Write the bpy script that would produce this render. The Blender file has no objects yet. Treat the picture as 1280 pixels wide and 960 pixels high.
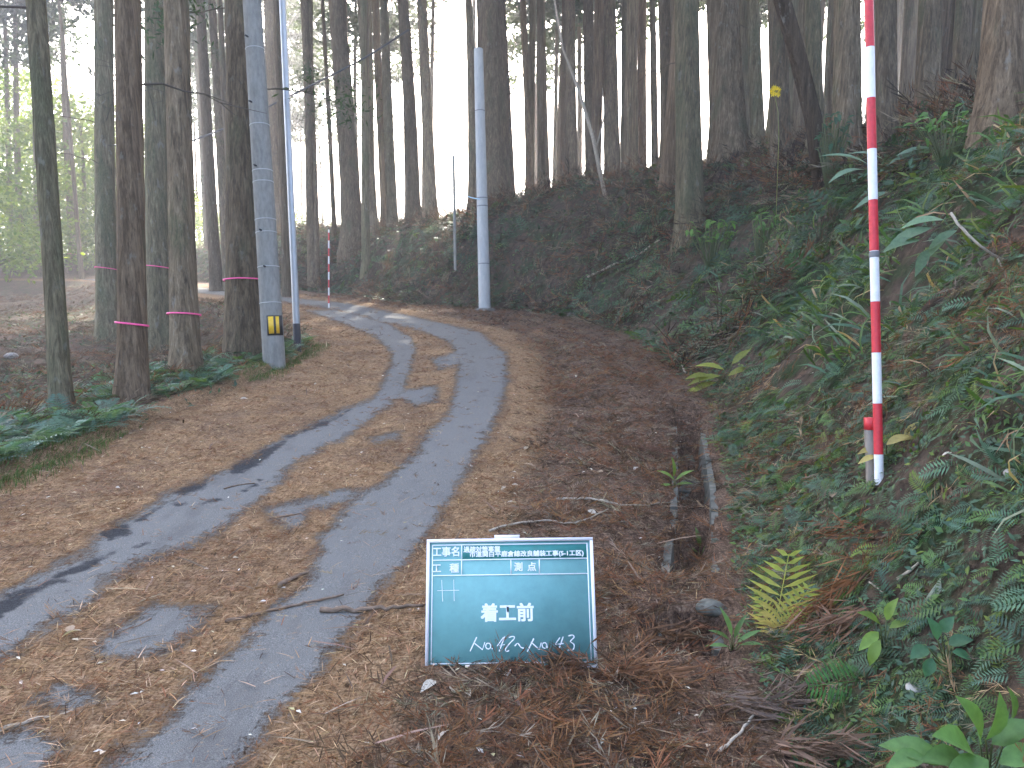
import bpy, math, random
import numpy as np
from mathutils import Vector, Matrix, Quaternion

random.seed(7)
rng = np.random.default_rng(7)
scene = bpy.context.scene
col = scene.collection

# ------------------------------------------------------------------ camera
F = 1037.0                      # focal length in photo pixels (1280 wide)
PITCH = math.radians(8.0)
CAM = np.array([0.0, 0.0, 1.43])
FW = np.array([0.0, math.cos(PITCH), -math.sin(PITCH)])
RT = np.array([1.0, 0.0, 0.0])
UP = np.array([0.0, math.sin(PITCH), math.cos(PITCH)])
cam_data = bpy.data.cameras.new('camera')
cam_data.sensor_width = 36.0
cam_data.lens = 36.0 * F / 1280.0
cam_data.clip_start = 0.05
cam_data.clip_end = 3000.0
cam = bpy.data.objects.new('camera', cam_data)
col.objects.link(cam)
cam.location = CAM
cam.rotation_euler = (math.radians(90) - PITCH, 0, 0)
scene.camera = cam

# ------------------------------------------------------------------ sky, sun, exposure
SUN_EL = math.radians(35.0)
SUN_AZ = math.radians(-1.0)      # measured from +Y towards +X
world = bpy.data.worlds.new('World')
scene.world = world
world.use_nodes = True
wn = world.node_tree.nodes
wl = world.node_tree.links
wn.clear()
sky = wn.new('ShaderNodeTexSky')
sky.sky_type = 'NISHITA'
sky.sun_disc = False
sky.sun_elevation = SUN_EL
sky.sun_rotation = SUN_AZ
sky.air_density = 0.75
sky.dust_density = 4.0
sky.ozone_density = 0.5
bg = wn.new('ShaderNodeBackground')
bg.inputs['Strength'].default_value = 0.15
out = wn.new('ShaderNodeOutputWorld')
wl.new(sky.outputs['Color'], bg.inputs['Color'])
wl.new(bg.outputs['Background'], out.inputs['Surface'])
sun_d = bpy.data.lights.new('sun', 'SUN')
sun_d.energy = 3.0
sun_d.angle = math.radians(0.5)
sun_d.color = (1.0, 0.93, 0.82)
sun = bpy.data.objects.new('sun', sun_d)
col.objects.link(sun)
sdir = Vector((math.sin(SUN_AZ) * math.cos(SUN_EL), math.cos(SUN_AZ) * math.cos(SUN_EL), math.sin(SUN_EL)))
sun.rotation_euler = sdir.to_track_quat('Z', 'Y').to_euler()
sun.location = (0, 40, 30)
scene.view_settings.view_transform = 'Standard'
scene.view_settings.look = 'None'
scene.view_settings.gamma = 1.0
scene.view_settings.exposure = 3.4
scene.render.engine = 'CYCLES'
scene.cycles.use_denoising = True
scene.cycles.max_bounces = 6
scene.cycles.diffuse_bounces = 3
scene.cycles.glossy_bounces = 2
scene.cycles.transmission_bounces = 3
scene.cycles.transparent_max_bounces = 4
scene.cycles.sample_clamp_indirect = 6.0
scene.cycles.volume_bounces = 0

# ------------------------------------------------------------------ pixel <-> world helpers
def ray(px, py):
    return RT * ((px - 640.0) / F) + UP * ((480.0 - py) / F) + FW

def unproject(px, py, zc):
    return CAM + ray(px, py) * zc

def project(P):
    v = np.asarray(P, float) - CAM
    zc = v @ FW
    zs = np.where(np.abs(zc) < 1e-3, 1e-3, zc)
    return 640 + F * (v @ RT) / zs, 480 - F * (v @ UP) / zs, zc

GR = 0.019                       # road grade
def plane_hit(px, py):
    r = ray(px, py)
    t = CAM[2] / (GR * r[1] - r[2])
    return (CAM + r * t)[:2]

# ------------------------------------------------------------------ noise
def vnoise(x, y, seed=0):
    xi = np.floor(x).astype(np.int64); yi = np.floor(y).astype(np.int64)
    xf = x - xi; yf = y - yi
    def h(a, b):
        n = (a * 374761393 + b * 668265263 + seed * 982451653) & 0x7fffffff
        n = ((n ^ (n >> 13)) * 1274126177) & 0x7fffffff
        n = n ^ (n >> 16)
        return (n & 0xffff) / 65535.0
    u = xf * xf * (3 - 2 * xf); v = yf * yf * (3 - 2 * yf)
    return (h(xi, yi) * (1 - u) + h(xi + 1, yi) * u) * (1 - v) + (h(xi, yi + 1) * (1 - u) + h(xi + 1, yi + 1) * u) * v

def fbm(x, y, seed=0, octv=4):
    s = 0; a = 0.5
    for i in range(octv):
        s = s + a * (vnoise(x, y, seed + i) - 0.5)
        x = x * 2.03 + 7.1; y = y * 2.03 + 3.7; a *= 0.5
    return s

def sstep(a, b, x):
    t = np.clip((x - a) / (b - a), 0, 1)
    return t * t * (3 - 2 * t)

# ------------------------------------------------------------------ curves on the ground
def catmull(P, step):
    P = np.asarray(P, float)
    outp = []
    Q = np.vstack([2 * P[0] - P[1], P, 2 * P[-1] - P[-2]])
    for i in range(1, len(Q) - 2):
        p0, p1, p2, p3 = Q[i - 1], Q[i], Q[i + 1], Q[i + 2]
        n = max(2, int(np.linalg.norm((p2 - p1)[:2]) / step))
        t = np.linspace(0, 1, n, endpoint=False)[:, None]
        outp.append(0.5 * (2 * p1 + (p2 - p0) * t + (2 * p0 - 5 * p1 + 4 * p2 - p3) * t * t + (3 * p1 - p0 - 3 * p2 + p3) * t ** 3))
    outp.append(P[-1:])
    return np.vstack(outp)

def resample(P, step):
    s = np.concatenate([[0], np.cumsum(np.linalg.norm(np.diff(P[:, :2], axis=0), axis=1))])
    n = max(2, int(s[-1] / step))
    t = np.linspace(0, s[-1], n)
    return np.stack([np.interp(t, s, P[:, k]) for k in range(P.shape[1])], 1)

# bank toe: pixel x, y, bank height, steepness, slope beyond the crest, length of that slope
toe_px = [(866, 860, 3.8, 1.85, .34, 30), (862, 760, 3.8, 1.8, .34, 30), (866, 660, 3.8, 1.7, .34, 30), (868, 600, 3.8, 1.6, .34, 30),
          (862, 540, 3.7, 1.5, .34, 30), (850, 485, 3.7, 1.4, .32, 28), (800, 432, 3.7, 1.35, .26, 24), (720, 402, 3.7, 1.4, .16, 16),
          (640, 389, 3.6, 1.5, .10, 9), (560, 384, 3.2, 1.6, .08, 7), (500, 380, 2.9, 1.6, .06, 6), (434, 370, 2.5, 1.6, .05, 6), (375, 364, 2.3, 1.6, .04, 5),
          (300, 357, 2.3, 1.6, .03, 5), (245, 352, 2.2, 1.6, .02, 4), (180, 345.5, 1.3, 1.4, .0, 3)]
TP = [list(plane_hit(a[0], a[1])) + list(a[2:]) for a in toe_px]
first = TP[0]
TP = [[first[0] - .35, -9] + first[2:], [first[0] - .06, 0.8] + first[2:]] + TP
last = TP[-1]
TP.append([last[0] - 12, last[1] + 2.0] + last[2:])
TP.append([last[0] - 45, last[1] - 2.0] + last[2:])
TOE = resample(catmull(TP, 0.2), 0.12)
tt = np.gradient(TOE[:, :2], axis=0); tt /= np.linalg.norm(tt, axis=1)[:, None]
TOE_N = np.stack([tt[:, 1], -tt[:, 0]], 1)

# right / outer edge of the asphalt
edge_px = [(300, 960), (352, 895), (420, 815), (482, 742), (540, 668), (590, 590), (622, 530), (640, 478), (637, 440), (602, 413),
           (512, 392), (434, 378), (375, 371), (300, 363), (245, 357.5), (180, 349.5)]
EP = [list(plane_hit(*a)) for a in edge_px]
e0 = EP[0]
e1 = EP[1]; ed = [e1[0] - e0[0], e1[1] - e0[1]]
EP = [[e0[0] - ed[0] * 22, e0[1] - ed[1] * 22], [e0[0] - ed[0] * 4, e0[1] - ed[1] * 4]] + EP
EP += [[EP[-1][0] - 14, EP[-1][1] + 1.5], [EP[-1][0] - 45, EP[-1][1] - 2]]
EDGE = resample(catmull(EP, .2), .15)
et = np.gradient(EDGE, axis=0); et /= np.linalg.norm(et, axis=1)[:, None]
for _ in range(60):
    et[1:-1] = (et[:-2] + et[1:-1] * 2 + et[2:]) / 4
et /= np.linalg.norm(et, axis=1)[:, None]
EDGE_L = np.stack([-et[:, 1], et[:, 0]], 1)
ROADW = 2.9
CENT = EDGE + EDGE_L * (ROADW / 2)

def nearest(P, C):
    """index of the nearest sample of C and its distance, in chunks"""
    idx = np.empty(len(P), np.int64); dist = np.empty(len(P))
    for a in range(0, len(P), 20000):
        q = P[a:a + 20000]
        d2 = ((q ** 2).sum(1)[:, None] - 2 * q @ C.T + (C ** 2).sum(1)[None])
        i = d2.argmin(1)
        idx[a:a + 20000] = i
        dist[a:a + 20000] = np.sqrt(np.maximum(d2[np.arange(len(q)), i], 0))
    return idx, dist

def ground_fields(x, y):
    P = np.stack([np.ravel(x), np.ravel(y)], 1).astype(float)
    i, dist = nearest(P, TOE[:, :2])
    d = dist * np.where(((P - TOE[i, :2]) * TOE_N[i]).sum(1) >= 0, 1, -1)
    j, dc = nearest(P, CENT)
    side = np.where(((P - CENT[j]) * EDGE_L[j]).sum(1) >= 0, 1, -1)   # +1 left of the road
    dr = dc - ROADW / 2
    return P, i, d, j, dr, side

def base_z(y):
    return GR * np.clip(y, -20, 60)

def H(x, y, full=False):
    P, i, d, j, dr, side = ground_fields(x, y)
    X, Y = P[:, 0], P[:, 1]
    z = base_z(Y)
    Hb, k, s2, L = TOE[i, 2], TOE[i, 3], TOE[i, 4], TOE[i, 5]
    bump = fbm(X * 1.3, Y * 1.3, 3, 4)
    fine = fbm(X * 6.0, Y * 6.0, 11, 3)
    # bank
    dd = d + 0.45 * fbm(X * .55, Y * .55, 21, 3) * sstep(.5, 2, d)
    u = np.maximum(dd - 0.2, 0); u = (np.sqrt(u * u + .16) - .4) * k
    bank = Hb * np.tanh(u / Hb)
    over = np.maximum(dd - 1.6 * Hb / k, 0)
    bank = bank + s2 * np.minimum(over, L) - .10 * np.maximum(over - L, 0) * sstep(.34, .2, s2) - .02 * np.maximum(over - L, 0)
    bank = np.maximum(bank, -4)
    bank += sstep(.35, 1.2, d) * (0.55 * bump + 0.22 * fine)
    z = z + np.where(d > 0, bank, 0)
    # drain carved along the toe, near part only
    dn = sstep(8.2, 7.0, Y)
    fillin = .34 * sstep(4.0, 3.4, Y) * (1 - sstep(2.75, 2.85, Y) * sstep(3.2, 3.1, Y)) + .20 * sstep(.02, .2, fbm(X * 2.2, Y * 2.2, 51, 2))
    ad = np.abs(d) + .16 * fine + .10 * fbm(X * 3, Y * 3, 52, 2)
    z -= .045 * dn * sstep(.34, .17, ad) * (1 - 1.6 * sstep(4.0, 3.4, Y))
    z -= np.maximum(0.30 - fillin - .22 * fine, .0) * dn * sstep(.15, .09, ad)
    # shoulders
    off = sstep(0.0, .5, dr) * sstep(.18, .5, np.abs(d)) * (d < 0)
    z += off * (.02 + .07 * bump + .045 * fine)
    # dip inside the bend
    z -= np.where(side > 0, .50 * sstep(.7, 3.2, dr) * sstep(60, 40, -X) , 0)
    z += np.where((side > 0), sstep(.5, 2.0, dr) * .25 * bump + .07 * sstep(-.02, .10, dr) * sstep(.45, .15, dr) * (Y < 15), 0)
    z -= .03 * sstep(.12, -.05, dr)
    if full:
        return z, i, d, j, dr, side
    return z

def HS(x, y):
    """walkable surface: the road sheet where it covers the ground"""
    z, _, _, _, dr_, _ = H(x, y, True)
    x = np.ravel(x); y = np.ravel(y)
    return np.where(dr_ < .08, np.maximum(z, base_z(y) + .02 * fbm(x * .8, y * .8, 5, 2)), z)

def at_depth(px, py, zc):
    q = unproject(px, py, zc)
    return np.array([q[0], q[1], H1(q[0], q[1])])

def H1(x, y):
    return float(HS(np.array([x]), np.array([y]))[0])

def hit(px, py, far=70.0, default=30.0):
    r = ray(px, py)
    t = np.concatenate([np.arange(1.2, 12, .03), np.arange(12, far, .12)])
    P = CAM + r[None] * t[:, None]
    below = P[:, 2] < HS(P[:, 0], P[:, 1])
    if below.any():
        return P[below.argmax()]
    P = CAM + r * default
    return np.array([P[0], P[1], H1(P[0], P[1])])

def normals(x, y, e=.06):
    zx = (H(x + e, y) - H(x - e, y)) / (2 * e)
    zy = (H(x, y + e) - H(x, y - e)) / (2 * e)
    n = np.stack([-zx, -zy, np.ones_like(zx)], 1)
    return n / np.linalg.norm(n, axis=1)[:, None]

# ------------------------------------------------------------------ mesh helpers
def np_mesh(name, V, Fc, cols=None, smooth=False):
    V = np.asarray(V, np.float32); Fc = np.asarray(Fc, np.int32)
    me = bpy.data.meshes.new(name)
    k = Fc.shape[1]
    me.vertices.add(len(V)); me.vertices.foreach_set('co', V.ravel())
    me.loops.add(Fc.size); me.loops.foreach_set('vertex_index', Fc.ravel())
    me.polygons.add(len(Fc)); me.polygons.foreach_set('loop_start', np.arange(0, Fc.size, k, dtype=np.int32))
    if smooth:
        me.polygons.foreach_set('use_smooth', np.ones(len(Fc), bool))
    if cols is not None:
        a = me.color_attributes.new('Col', 'FLOAT_COLOR', 'POINT')
        c = np.ones((len(V), 4), np.float32); c[:, :3] = cols
        a.data.foreach_set('color', c.ravel())
    me.update(calc_edges=True)
    return me

def link(name, me, mat=None, parent=None):
    o = bpy.data.objects.new(name, me)
    col.objects.link(o)
    if mat is not None and me is not None and not me.materials:
        me.materials.append(mat)
    if parent is not None:
        o.parent = parent
    return o

def tag(o, label=None, cat=None, group=None, kind=None):
    if label: o['label'] = label
    if cat: o['category'] = cat
    if group: o['group'] = group
    if kind: o['kind'] = kind
    return o

def empty(name, loc=(0, 0, 0)):
    o = bpy.data.objects.new(name, None)
    o.empty_display_size = .1
    col.objects.link(o)
    o.location = loc
    return o

def grid_faces(nu, nv, wrap=False):
    f = []
    a = np.arange(nu * nv).reshape(nu, nv)
    if wrap:
        b = np.roll(a, -1, axis=1)
        return np.stack([a[:-1], b[:-1], b[1:], a[1:]], -1).reshape(-1, 4)
    return np.stack([a[:-1, :-1], a[:-1, 1:], a[1:, 1:], a[1:, :-1]], -1).reshape(-1, 4)

def tube(P, R, sides=7, caps=True, wob=0.0, seed=0):
    P = np.asarray(P, float)
    R = np.broadcast_to(np.asarray(R, float), (len(P),))
    T = np.gradient(P, axis=0); T /= np.linalg.norm(T, axis=1)[:, None] + 1e-9
    ref = np.array([0.0, 0.0, 1.0]) if abs(T[0][2]) < .9 else np.array([1.0, 0, 0])
    V = []
    r2 = np.random.default_rng(seed)
    a = np.linspace(0, 2 * np.pi, sides, endpoint=False)
    for p, t, r in zip(P, T, R):
        u = np.cross(ref, t); u /= np.linalg.norm(u) + 1e-9
        w = np.cross(t, u)
        rr = r * (1 + wob * r2.uniform(-1, 1, sides))
        V.append(p + (np.cos(a) * rr)[:, None] * u + (np.sin(a) * rr)[:, None] * w)
    V = np.vstack(V)
    Fq = grid_faces(len(P), sides, True)
    if caps:
        n = len(V)
        V = np.vstack([V, P[0], P[-1]])
        i = np.arange(sides); j = (i + 1) % sides
        b = (len(P) - 1) * sides
        c0 = np.stack([np.full(sides, n), j, i, np.full(sides, n)], 1)[:, :3]
        c1 = np.stack([np.full(sides, n + 1), b + i, b + j], 1)
        tri = np.vstack([Fq[:, [0, 1, 2]], Fq[:, [0, 2, 3]], c0, c1])
    else:
        tri = np.vstack([Fq[:, [0, 1, 2]], Fq[:, [0, 2, 3]]])
    return V, tri

def join(parts):
    Vs, Fs, n = [], [], 0
    for v, f in parts:
        Vs.append(v); Fs.append(np.asarray(f) + n); n += len(v)
    return np.vstack(Vs), np.vstack(Fs)

def box(x0, x1, y0, y1, z0, z1):
    V = np.array([[x, y, z] for x in (x0, x1) for y in (y0, y1) for z in (z0, z1)], float)
    Q = np.array([[0, 1, 3, 2], [4, 6, 7, 5], [0, 4, 5, 1], [2, 3, 7, 6], [0, 2, 6, 4], [1, 5, 7, 3]])
    return V, np.vstack([Q[:, [0, 1, 2]], Q[:, [0, 2, 3]]])

# ------------------------------------------------------------------ materials
def new_mat(name):
    m = bpy.data.materials.new(name); m.use_nodes = True
    nt = m.node_tree; nt.nodes.clear()
    o = nt.nodes.new('ShaderNodeOutputMaterial')
    return m, nt, o

class N:
    def __init__(s, nt): s.nt = nt
    def __call__(s, t, **kw):
        n = s.nt.nodes.new(t)
        ins = kw.pop('ins', {})
        for k, v in kw.items(): setattr(n, k, v)
        for k, v in ins.items():
            if isinstance(v, bpy.types.NodeSocket): s.nt.links.new(v, n.inputs[k])
            else: n.inputs[k].default_value = v
        return n
    def noise(s, vec, scale, detail=4, rough=.55, dist=0):
        return s('ShaderNodeTexNoise', ins={'Vector': vec, 'Scale': scale, 'Detail': detail, 'Roughness': rough, 'Distortion': dist}).outputs['Fac']
    def ramp(s, fac, stops):
        r = s('ShaderNodeValToRGB', ins={'Fac': fac})
        e = r.color_ramp.elements
        while len(e) < len(stops): e.new(.5)
        for el, (p, c) in zip(e, stops):
            el.position = p; el.color = (*c, 1) if len(c) == 3 else c
        return r.outputs['Color']
    def mix(s, fac, a, b, mode='MIX'):
        m = s('ShaderNodeMix', data_type='RGBA', blend_type=mode)
        for sock, v in ((m.inputs[0], fac), (m.inputs[6], a), (m.inputs[7], b)):
            if isinstance(v, bpy.types.NodeSocket): s.nt.links.new(v, sock)
            else: sock.default_value = v if isinstance(v, (int, float)) else (*v, 1)
        return m.outputs[2]
    def math(s, op, a, b=0.0, c=0.0):
        m = s('ShaderNodeMath', operation=op)
        for k, v in enumerate((a, b, c)):
            if isinstance(v, bpy.types.NodeSocket): s.nt.links.new(v, m.inputs[k])
            else: m.inputs[k].default_value = v
        return m.outputs[0]
    def smooth(s, x, lo, hi):
        m = s('ShaderNodeMapRange', interpolation_type='SMOOTHSTEP', ins={'Value': x, 'From Min': lo, 'From Max': hi})
        return m.outputs[0]
    def mapping(s, vec, scale):
        return s('ShaderNodeMapping', ins={'Vector': vec, 'Scale': scale}).outputs[0]

def finish(nt, o, n, colr, rough=.9, bump=None, bstr=.5, bdist=.02, spec=.3, metal=0.0, normal=None):
    p = n('ShaderNodeBsdfPrincipled', ins={'Roughness': rough, 'Specular IOR Level': spec, 'Metallic': metal})
    if isinstance(colr, bpy.types.NodeSocket): nt.links.new(colr, p.inputs['Base Color'])
    else: p.inputs['Base Color'].default_value = (*colr, 1)
    if bump is not None:
        b = n('ShaderNodeBump', ins={'Strength': bstr, 'Distance': bdist, 'Height': bump})
        nt.links.new(b.outputs[0], p.inputs['Normal'])
    nt.links.new(p.outputs[0], o.inputs['Surface'])
    return p

def litter_color(n, vec):
    """brown cedar-needle litter: fine fibres with redder and greyer areas"""
    a = n.noise(n.mapping(vec, (1, 1, 1)), 95, 4, .7)
    b = n.noise(n.mapping(vec, (60, 17, 20)), 1.0, 4, .65, 1.2)
    c = n.noise(n.mapping(vec, (15, 70, 20)), 1.0, 4, .65, 1.2)
    f = n.math('MULTIPLY_ADD', a, .34, n.math('MULTIPLY_ADD', b, .33, n.math('MULTIPLY', c, .33)))
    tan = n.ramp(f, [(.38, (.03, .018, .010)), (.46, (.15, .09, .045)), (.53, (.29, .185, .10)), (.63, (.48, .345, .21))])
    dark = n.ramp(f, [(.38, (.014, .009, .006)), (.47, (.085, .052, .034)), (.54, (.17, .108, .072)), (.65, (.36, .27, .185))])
    return tan, dark, f

def mat_ground():
    m, nt, o = new_mat('forest_floor'); n = N(nt)
    geo = n('ShaderNodeNewGeometry'); vec = geo.outputs['Position']
    bank = n('ShaderNodeAttribute', attribute_name='bank').outputs['Fac']
    edge = n('ShaderNodeAttribute', attribute_name='edge').outputs['Fac']
    green = n('ShaderNodeAttribute', attribute_name='green').outputs['Fac']
    tan, dark, f = litter_color(n, vec)
    big = n.noise(vec, 1.1, 4, .6)
    e = n.smooth(n.math('ADD', edge, n.math('MULTIPLY', n.math('SUBTRACT', big, .5), .9)), .25, .75)
    lit = n.mix(e, dark, tan)
    soil = n.ramp(n.noise(vec, 9, 6, .65), [(.3, (.028, .02, .014)), (.5, (.07, .05, .035)), (.7, (.13, .095, .065))])
    moss = n.ramp(n.noise(vec, 30, 5, .7), [(.3, (.012, .02, .008)), (.6, (.045, .065, .025)), (.8, (.08, .10, .045))])
    mm = n.smooth(n.noise(vec, 2.3, 5, .6), .46, .62)
    bk = n.mix(mm, soil, moss)
    bk = n.mix(n.smooth(n.noise(vec, 3.7, 4, .6), .55, .68), bk, dark)
    c = n.mix(bank, lit, bk)
    gs = n.ramp(n.noise(vec, 4, 6, .7), [(.3, (.03, .05, .012)), (.6, (.10, .12, .03)), (.8, (.2, .19, .07))])
    c = n.mix(green, c, gs)
    h = n.math('ADD', f, n.noise(vec, 22, 5, .7))
    finish(nt, o, n, c, .95, h, .9, .03, .15)
    return m

def mat_road():
    m, nt, o = new_mat('worn_asphalt'); n = N(nt)
    geo = n('ShaderNodeNewGeometry'); vec = geo.outputs['Position']
    bare = n('ShaderNodeAttribute', attribute_name='bare').outputs['Fac']      # 0.5 = edge, metres scaled
    brk = n('ShaderNodeAttribute', attribute_name='broken').outputs['Fac']
    tan, dark, f = litter_color(n, vec)
    e1 = n.math('SUBTRACT', n.noise(vec, 9, 5, .65), .5)
    e2 = n.math('SUBTRACT', f, .5)
    e3 = n.math('SUBTRACT', n.noise(n.mapping(vec, (1, .45, 1)), 3.4, 5, .7, .6), .5)
    s = n.math('ADD', n.math('MULTIPLY_ADD', e3, .42, bare), n.math('MULTIPLY_ADD', e1, .42, n.math('MULTIPLY', e2, 1.1)))
    cover = n.smooth(s, .60, .42)
    grain = n.noise(vec, 260, 3, .7)
    blot = n.noise(vec, 3.0, 5, .6)
    asp = n.ramp(grain, [(.32, (.055, .056, .052)), (.5, (.125, .126, .116)), (.68, (.26, .255, .23))])
    asp = n.mix(n.math('MULTIPLY', n.smooth(blot, .45, .7), .6), asp, (.155, .153, .14), 'MIX')
    asp = n.mix(n.math('MULTIPLY', n.smooth(n.noise(n.mapping(vec, (1.0, .3, 1)), 5.0, 6, .7), .52, .66), .55), asp, (.075, .07, .062))
    asp = n.mix(.35, asp, n.ramp(grain, [(.3, (.06, .06, .063)), (.7, (.22, .22, .22))]))
    thin = n.smooth(n.math('ADD', n.noise(vec, 40, 5, .7), n.math('MULTIPLY', e2, .8)), .58, .75)
    asp = n.mix(n.math('MULTIPLY', thin, .55), asp, tan)
    b1 = n.smooth(n.math('ADD', brk, n.math('MULTIPLY', e1, .7)), .45, .6)
    rough_asp = n.ramp(n.noise(vec, 130, 4, .8), [(.35, (.018, .019, .021)), (.6, (.06, .062, .066)), (.75, (.13, .13, .13))])
    asp = n.mix(b1, asp, rough_asp)
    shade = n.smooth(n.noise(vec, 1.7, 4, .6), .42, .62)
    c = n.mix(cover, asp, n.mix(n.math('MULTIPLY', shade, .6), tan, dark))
    h = n.math('ADD', n.math('MULTIPLY', cover, n.math('MULTIPLY_ADD', f, 1.6, .5)), n.math('MULTIPLY_ADD', grain, .25, n.math('MULTIPLY', b1, n.math('MULTIPLY_ADD', grain, .8, -.5))))
    finish(nt, o, n, c, .95, h, .8, .012, .08)
    return m

def mat_foliage(name, trans=.35, rough=.5, spec=.35):
    m, nt, o = new_mat(name); n = N(nt)
    c = n('ShaderNodeAttribute', attribute_name='Col').outputs['Color']
    vec = n('ShaderNodeNewGeometry').outputs['Position']
    v = n.math('MULTIPLY_ADD', n.noise(vec, 45, 3, .6), .9, .55)
    c = n.mix(1.0, c, n('ShaderNodeCombineColor', ins={0: v, 1: v, 2: v}).outputs[0], 'MULTIPLY')
    p = n('ShaderNodeBsdfPrincipled', ins={'Roughness': rough, 'Specular IOR Level': spec, 'Base Color': c})
    t = n('ShaderNodeBsdfTranslucent', ins={'Color': n.mix(1.0, c, (1.35, 1.3, .65), 'MULTIPLY')})
    mx = n('ShaderNodeMixShader', ins={0: trans, 1: p.outputs[0], 2: t.outputs[0]})
    nt.links.new(mx.outputs[0], o.inputs['Surface'])
    return m

def mat_bark(name, tone=(1, 1, 1), moss=.5, seed=0.0):
    m, nt, o = new_mat(name); n = N(nt)
    tc = n('ShaderNodeNewGeometry').outputs['Position']
    rnd = n('ShaderNodeObjectInfo').outputs['Random']
    tc = n('ShaderNodeVectorMath', operation='ADD', ins={0: tc, 1: (seed, seed * 2, 0)}).outputs[0]
    fib = n.noise(n.mapping(tc, (34, 34, 1.7)), 1.0, 6, .7, .6)
    fine = n.noise(n.mapping(tc, (110, 110, 9)), 1.0, 4, .7)
    plate = n.noise(n.mapping(tc, (12, 12, .8)), 1.0, 4, .6, .8)
    f = n.math('MULTIPLY_ADD', fib, .5, n.math('MULTIPLY_ADD', fine, .2, n.math('MULTIPLY', plate, .3)))
    T = lambda c: tuple(a * b for a, b in zip(c, tone))
    c = n.ramp(f, [(.34, T((.028, .023, .017))), (.46, T((.10, .083, .062))), (.56, T((.19, .162, .125))), (.68, T((.34, .30, .24)))])
    mo = n.ramp(fine, [(.3, (.03, .035, .016)), (.7, (.15, .155, .085))])
    mk = n.smooth(n.noise(n.mapping(tc, (3.2, 3.2, .9)), 1.0, 5, .65), .62 - .22 * moss, .80 - .16 * moss)
    c = n.mix(n.math('MULTIPLY', mk, .75), c, mo)
    li = n.smooth(n.noise(n.mapping(tc, (9, 9, 5)), 1.0, 4, .6), .60, .70)
    c = n.mix(n.math('MULTIPLY', li, .45), c, (.24, .235, .20))
    k = n.math('MULTIPLY_ADD', rnd, .5, .75)
    c = n.mix(1.0, c, n('ShaderNodeCombineColor', ins={0: k, 1: k, 2: k}).outputs[0], 'MULTIPLY')
    finish(nt, o, n, c, .95, f, 1.0, .05, .1)
    return m

def mat_plain(name, c, rough=.6, nscale=30, var=.25, bstr=.15, spec=.4, metal=0.0, dirt=None, stretch=(1, 1, 1)):
    m, nt, o = new_mat(name); n = N(nt)
    vec = n.mapping(n('ShaderNodeTexCoord').outputs['Object'], stretch)
    v = n.noise(vec, nscale, 5, .65)
    lo = tuple(max(0, a * (1 - var)) for a in c); hi = tuple(min(1, a * (1 + var)) for a in c)
    cc = n.ramp(v, [(.3, lo), (.7, hi)])
    if dirt:
        cc = n.mix(n.math('MULTIPLY', n.smooth(n.noise(vec, nscale * .22, 5, .7), .52, .72), dirt[1]), cc, dirt[0])
    finish(nt, o, n, cc, rough, v, bstr, .01, spec, metal)
    return m

M = {
    'ground': mat_ground(), 'road': mat_road(),
    'leaf': mat_foliage('leaf', .35), 'dry': mat_foliage('dry_needles', .15, .9, .1),
    'bright_leaf': mat_foliage('backlit_leaf', .5),
    'bark': mat_bark('cedar_bark', (1.12, 1.0, .82)), 'bark_moss': mat_bark('mossy_cedar_bark', (1.05, 1.03, .80), .75, 3.0),
    'bark_red': mat_bark('reddish_cedar_bark', (1.12, .94, .76), .15, 7.0),
    'bark_lean': mat_bark('dark_leaning_bark', (.40, .34, .28), .1, 9.0),
    'bark_dark': mat_bark('dark_bark', (.78, .70, .58), .3, 5.0),
    'concrete': mat_plain('aged_concrete', (.23, .222, .195), .85, 25, .22, .25, .2, 0, ((.11, .11, .095), .5), (1, 1, .35)),
    'concrete_new': mat_plain('pale_concrete', (.41, .405, .38), .8, 20, .12, .15, .2, 0, ((.3, .31, .32), .4), (1, 1, .3)),
    'drain': mat_plain('stained_concrete', (.12, .12, .10), .9, 14, .5, .6, .2, 0, ((.035, .045, .02), .9)),
    'steel': mat_plain('galvanised_steel', (.44, .45, .45), .45, 30, .12, .08, .5, .55, None, (1, 1, .2)),
    'black_paint': mat_plain('black_sleeve', (.03, .03, .032), .6, 30, .3, .1),
    'yellow': mat_plain('reflective_yellow', (.75, .47, .03), .4, 40, .12, .03),
    'red': mat_plain('red_paint', (.56, .035, .045), .45, 40, .16, .06, .4, 0, ((.28, .05, .04), .35)),
    'white': mat_plain('white_paint', (.76, .75, .73), .5, 40, .08, .05, .4, 0, ((.5, .47, .42), .4)),
    'grey_joint': mat_plain('grey_joint', (.16, .16, .16), .5, 40, .2),
    'pink': mat_plain('pink_tape', (.85, .10, .28), .5, 60, .15, .1),
    'stake': mat_plain('weathered_wood', (.19, .17, .145), .9, 10, .3, .3, .2, 0, None, (8, 8, 1)),
    'stick': mat_plain('dead_wood', (.17, .12, .085), .9, 30, .45, .4, .2),
    'pale_stick': mat_plain('pale_dead_wood', (.36, .31, .24), .9, 30, .35, .4, .2),
    'stone': mat_plain('pale_stone', (.30, .285, .25), .9, 14, .3, .5, .2),
    'cable': mat_plain('cable', (.05, .05, .055), .5, 30, .2),
    'blue_rope': mat_plain('pale_blue_rope', (.42, .62, .75), .6, 60, .15),
    'board': mat_plain('green_board', (.15, .345, .34), .5, 18, .10, .03, .3, 0, ((.18, .39, .385), .5)),
    'board_dark': mat_plain('dark_green_tape', (.04, .22, .20), .5, 18, .15, .03),
    'chalk': mat_plain('white_lettering', (.82, .84, .84), .8, 60, .06, .03),
    'frame_white': mat_plain('white_frame', (.80, .78, .80), .45, 20, .05, .03),
    'grass_moss': mat_foliage('moss', .2, .9, .1),
}

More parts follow.
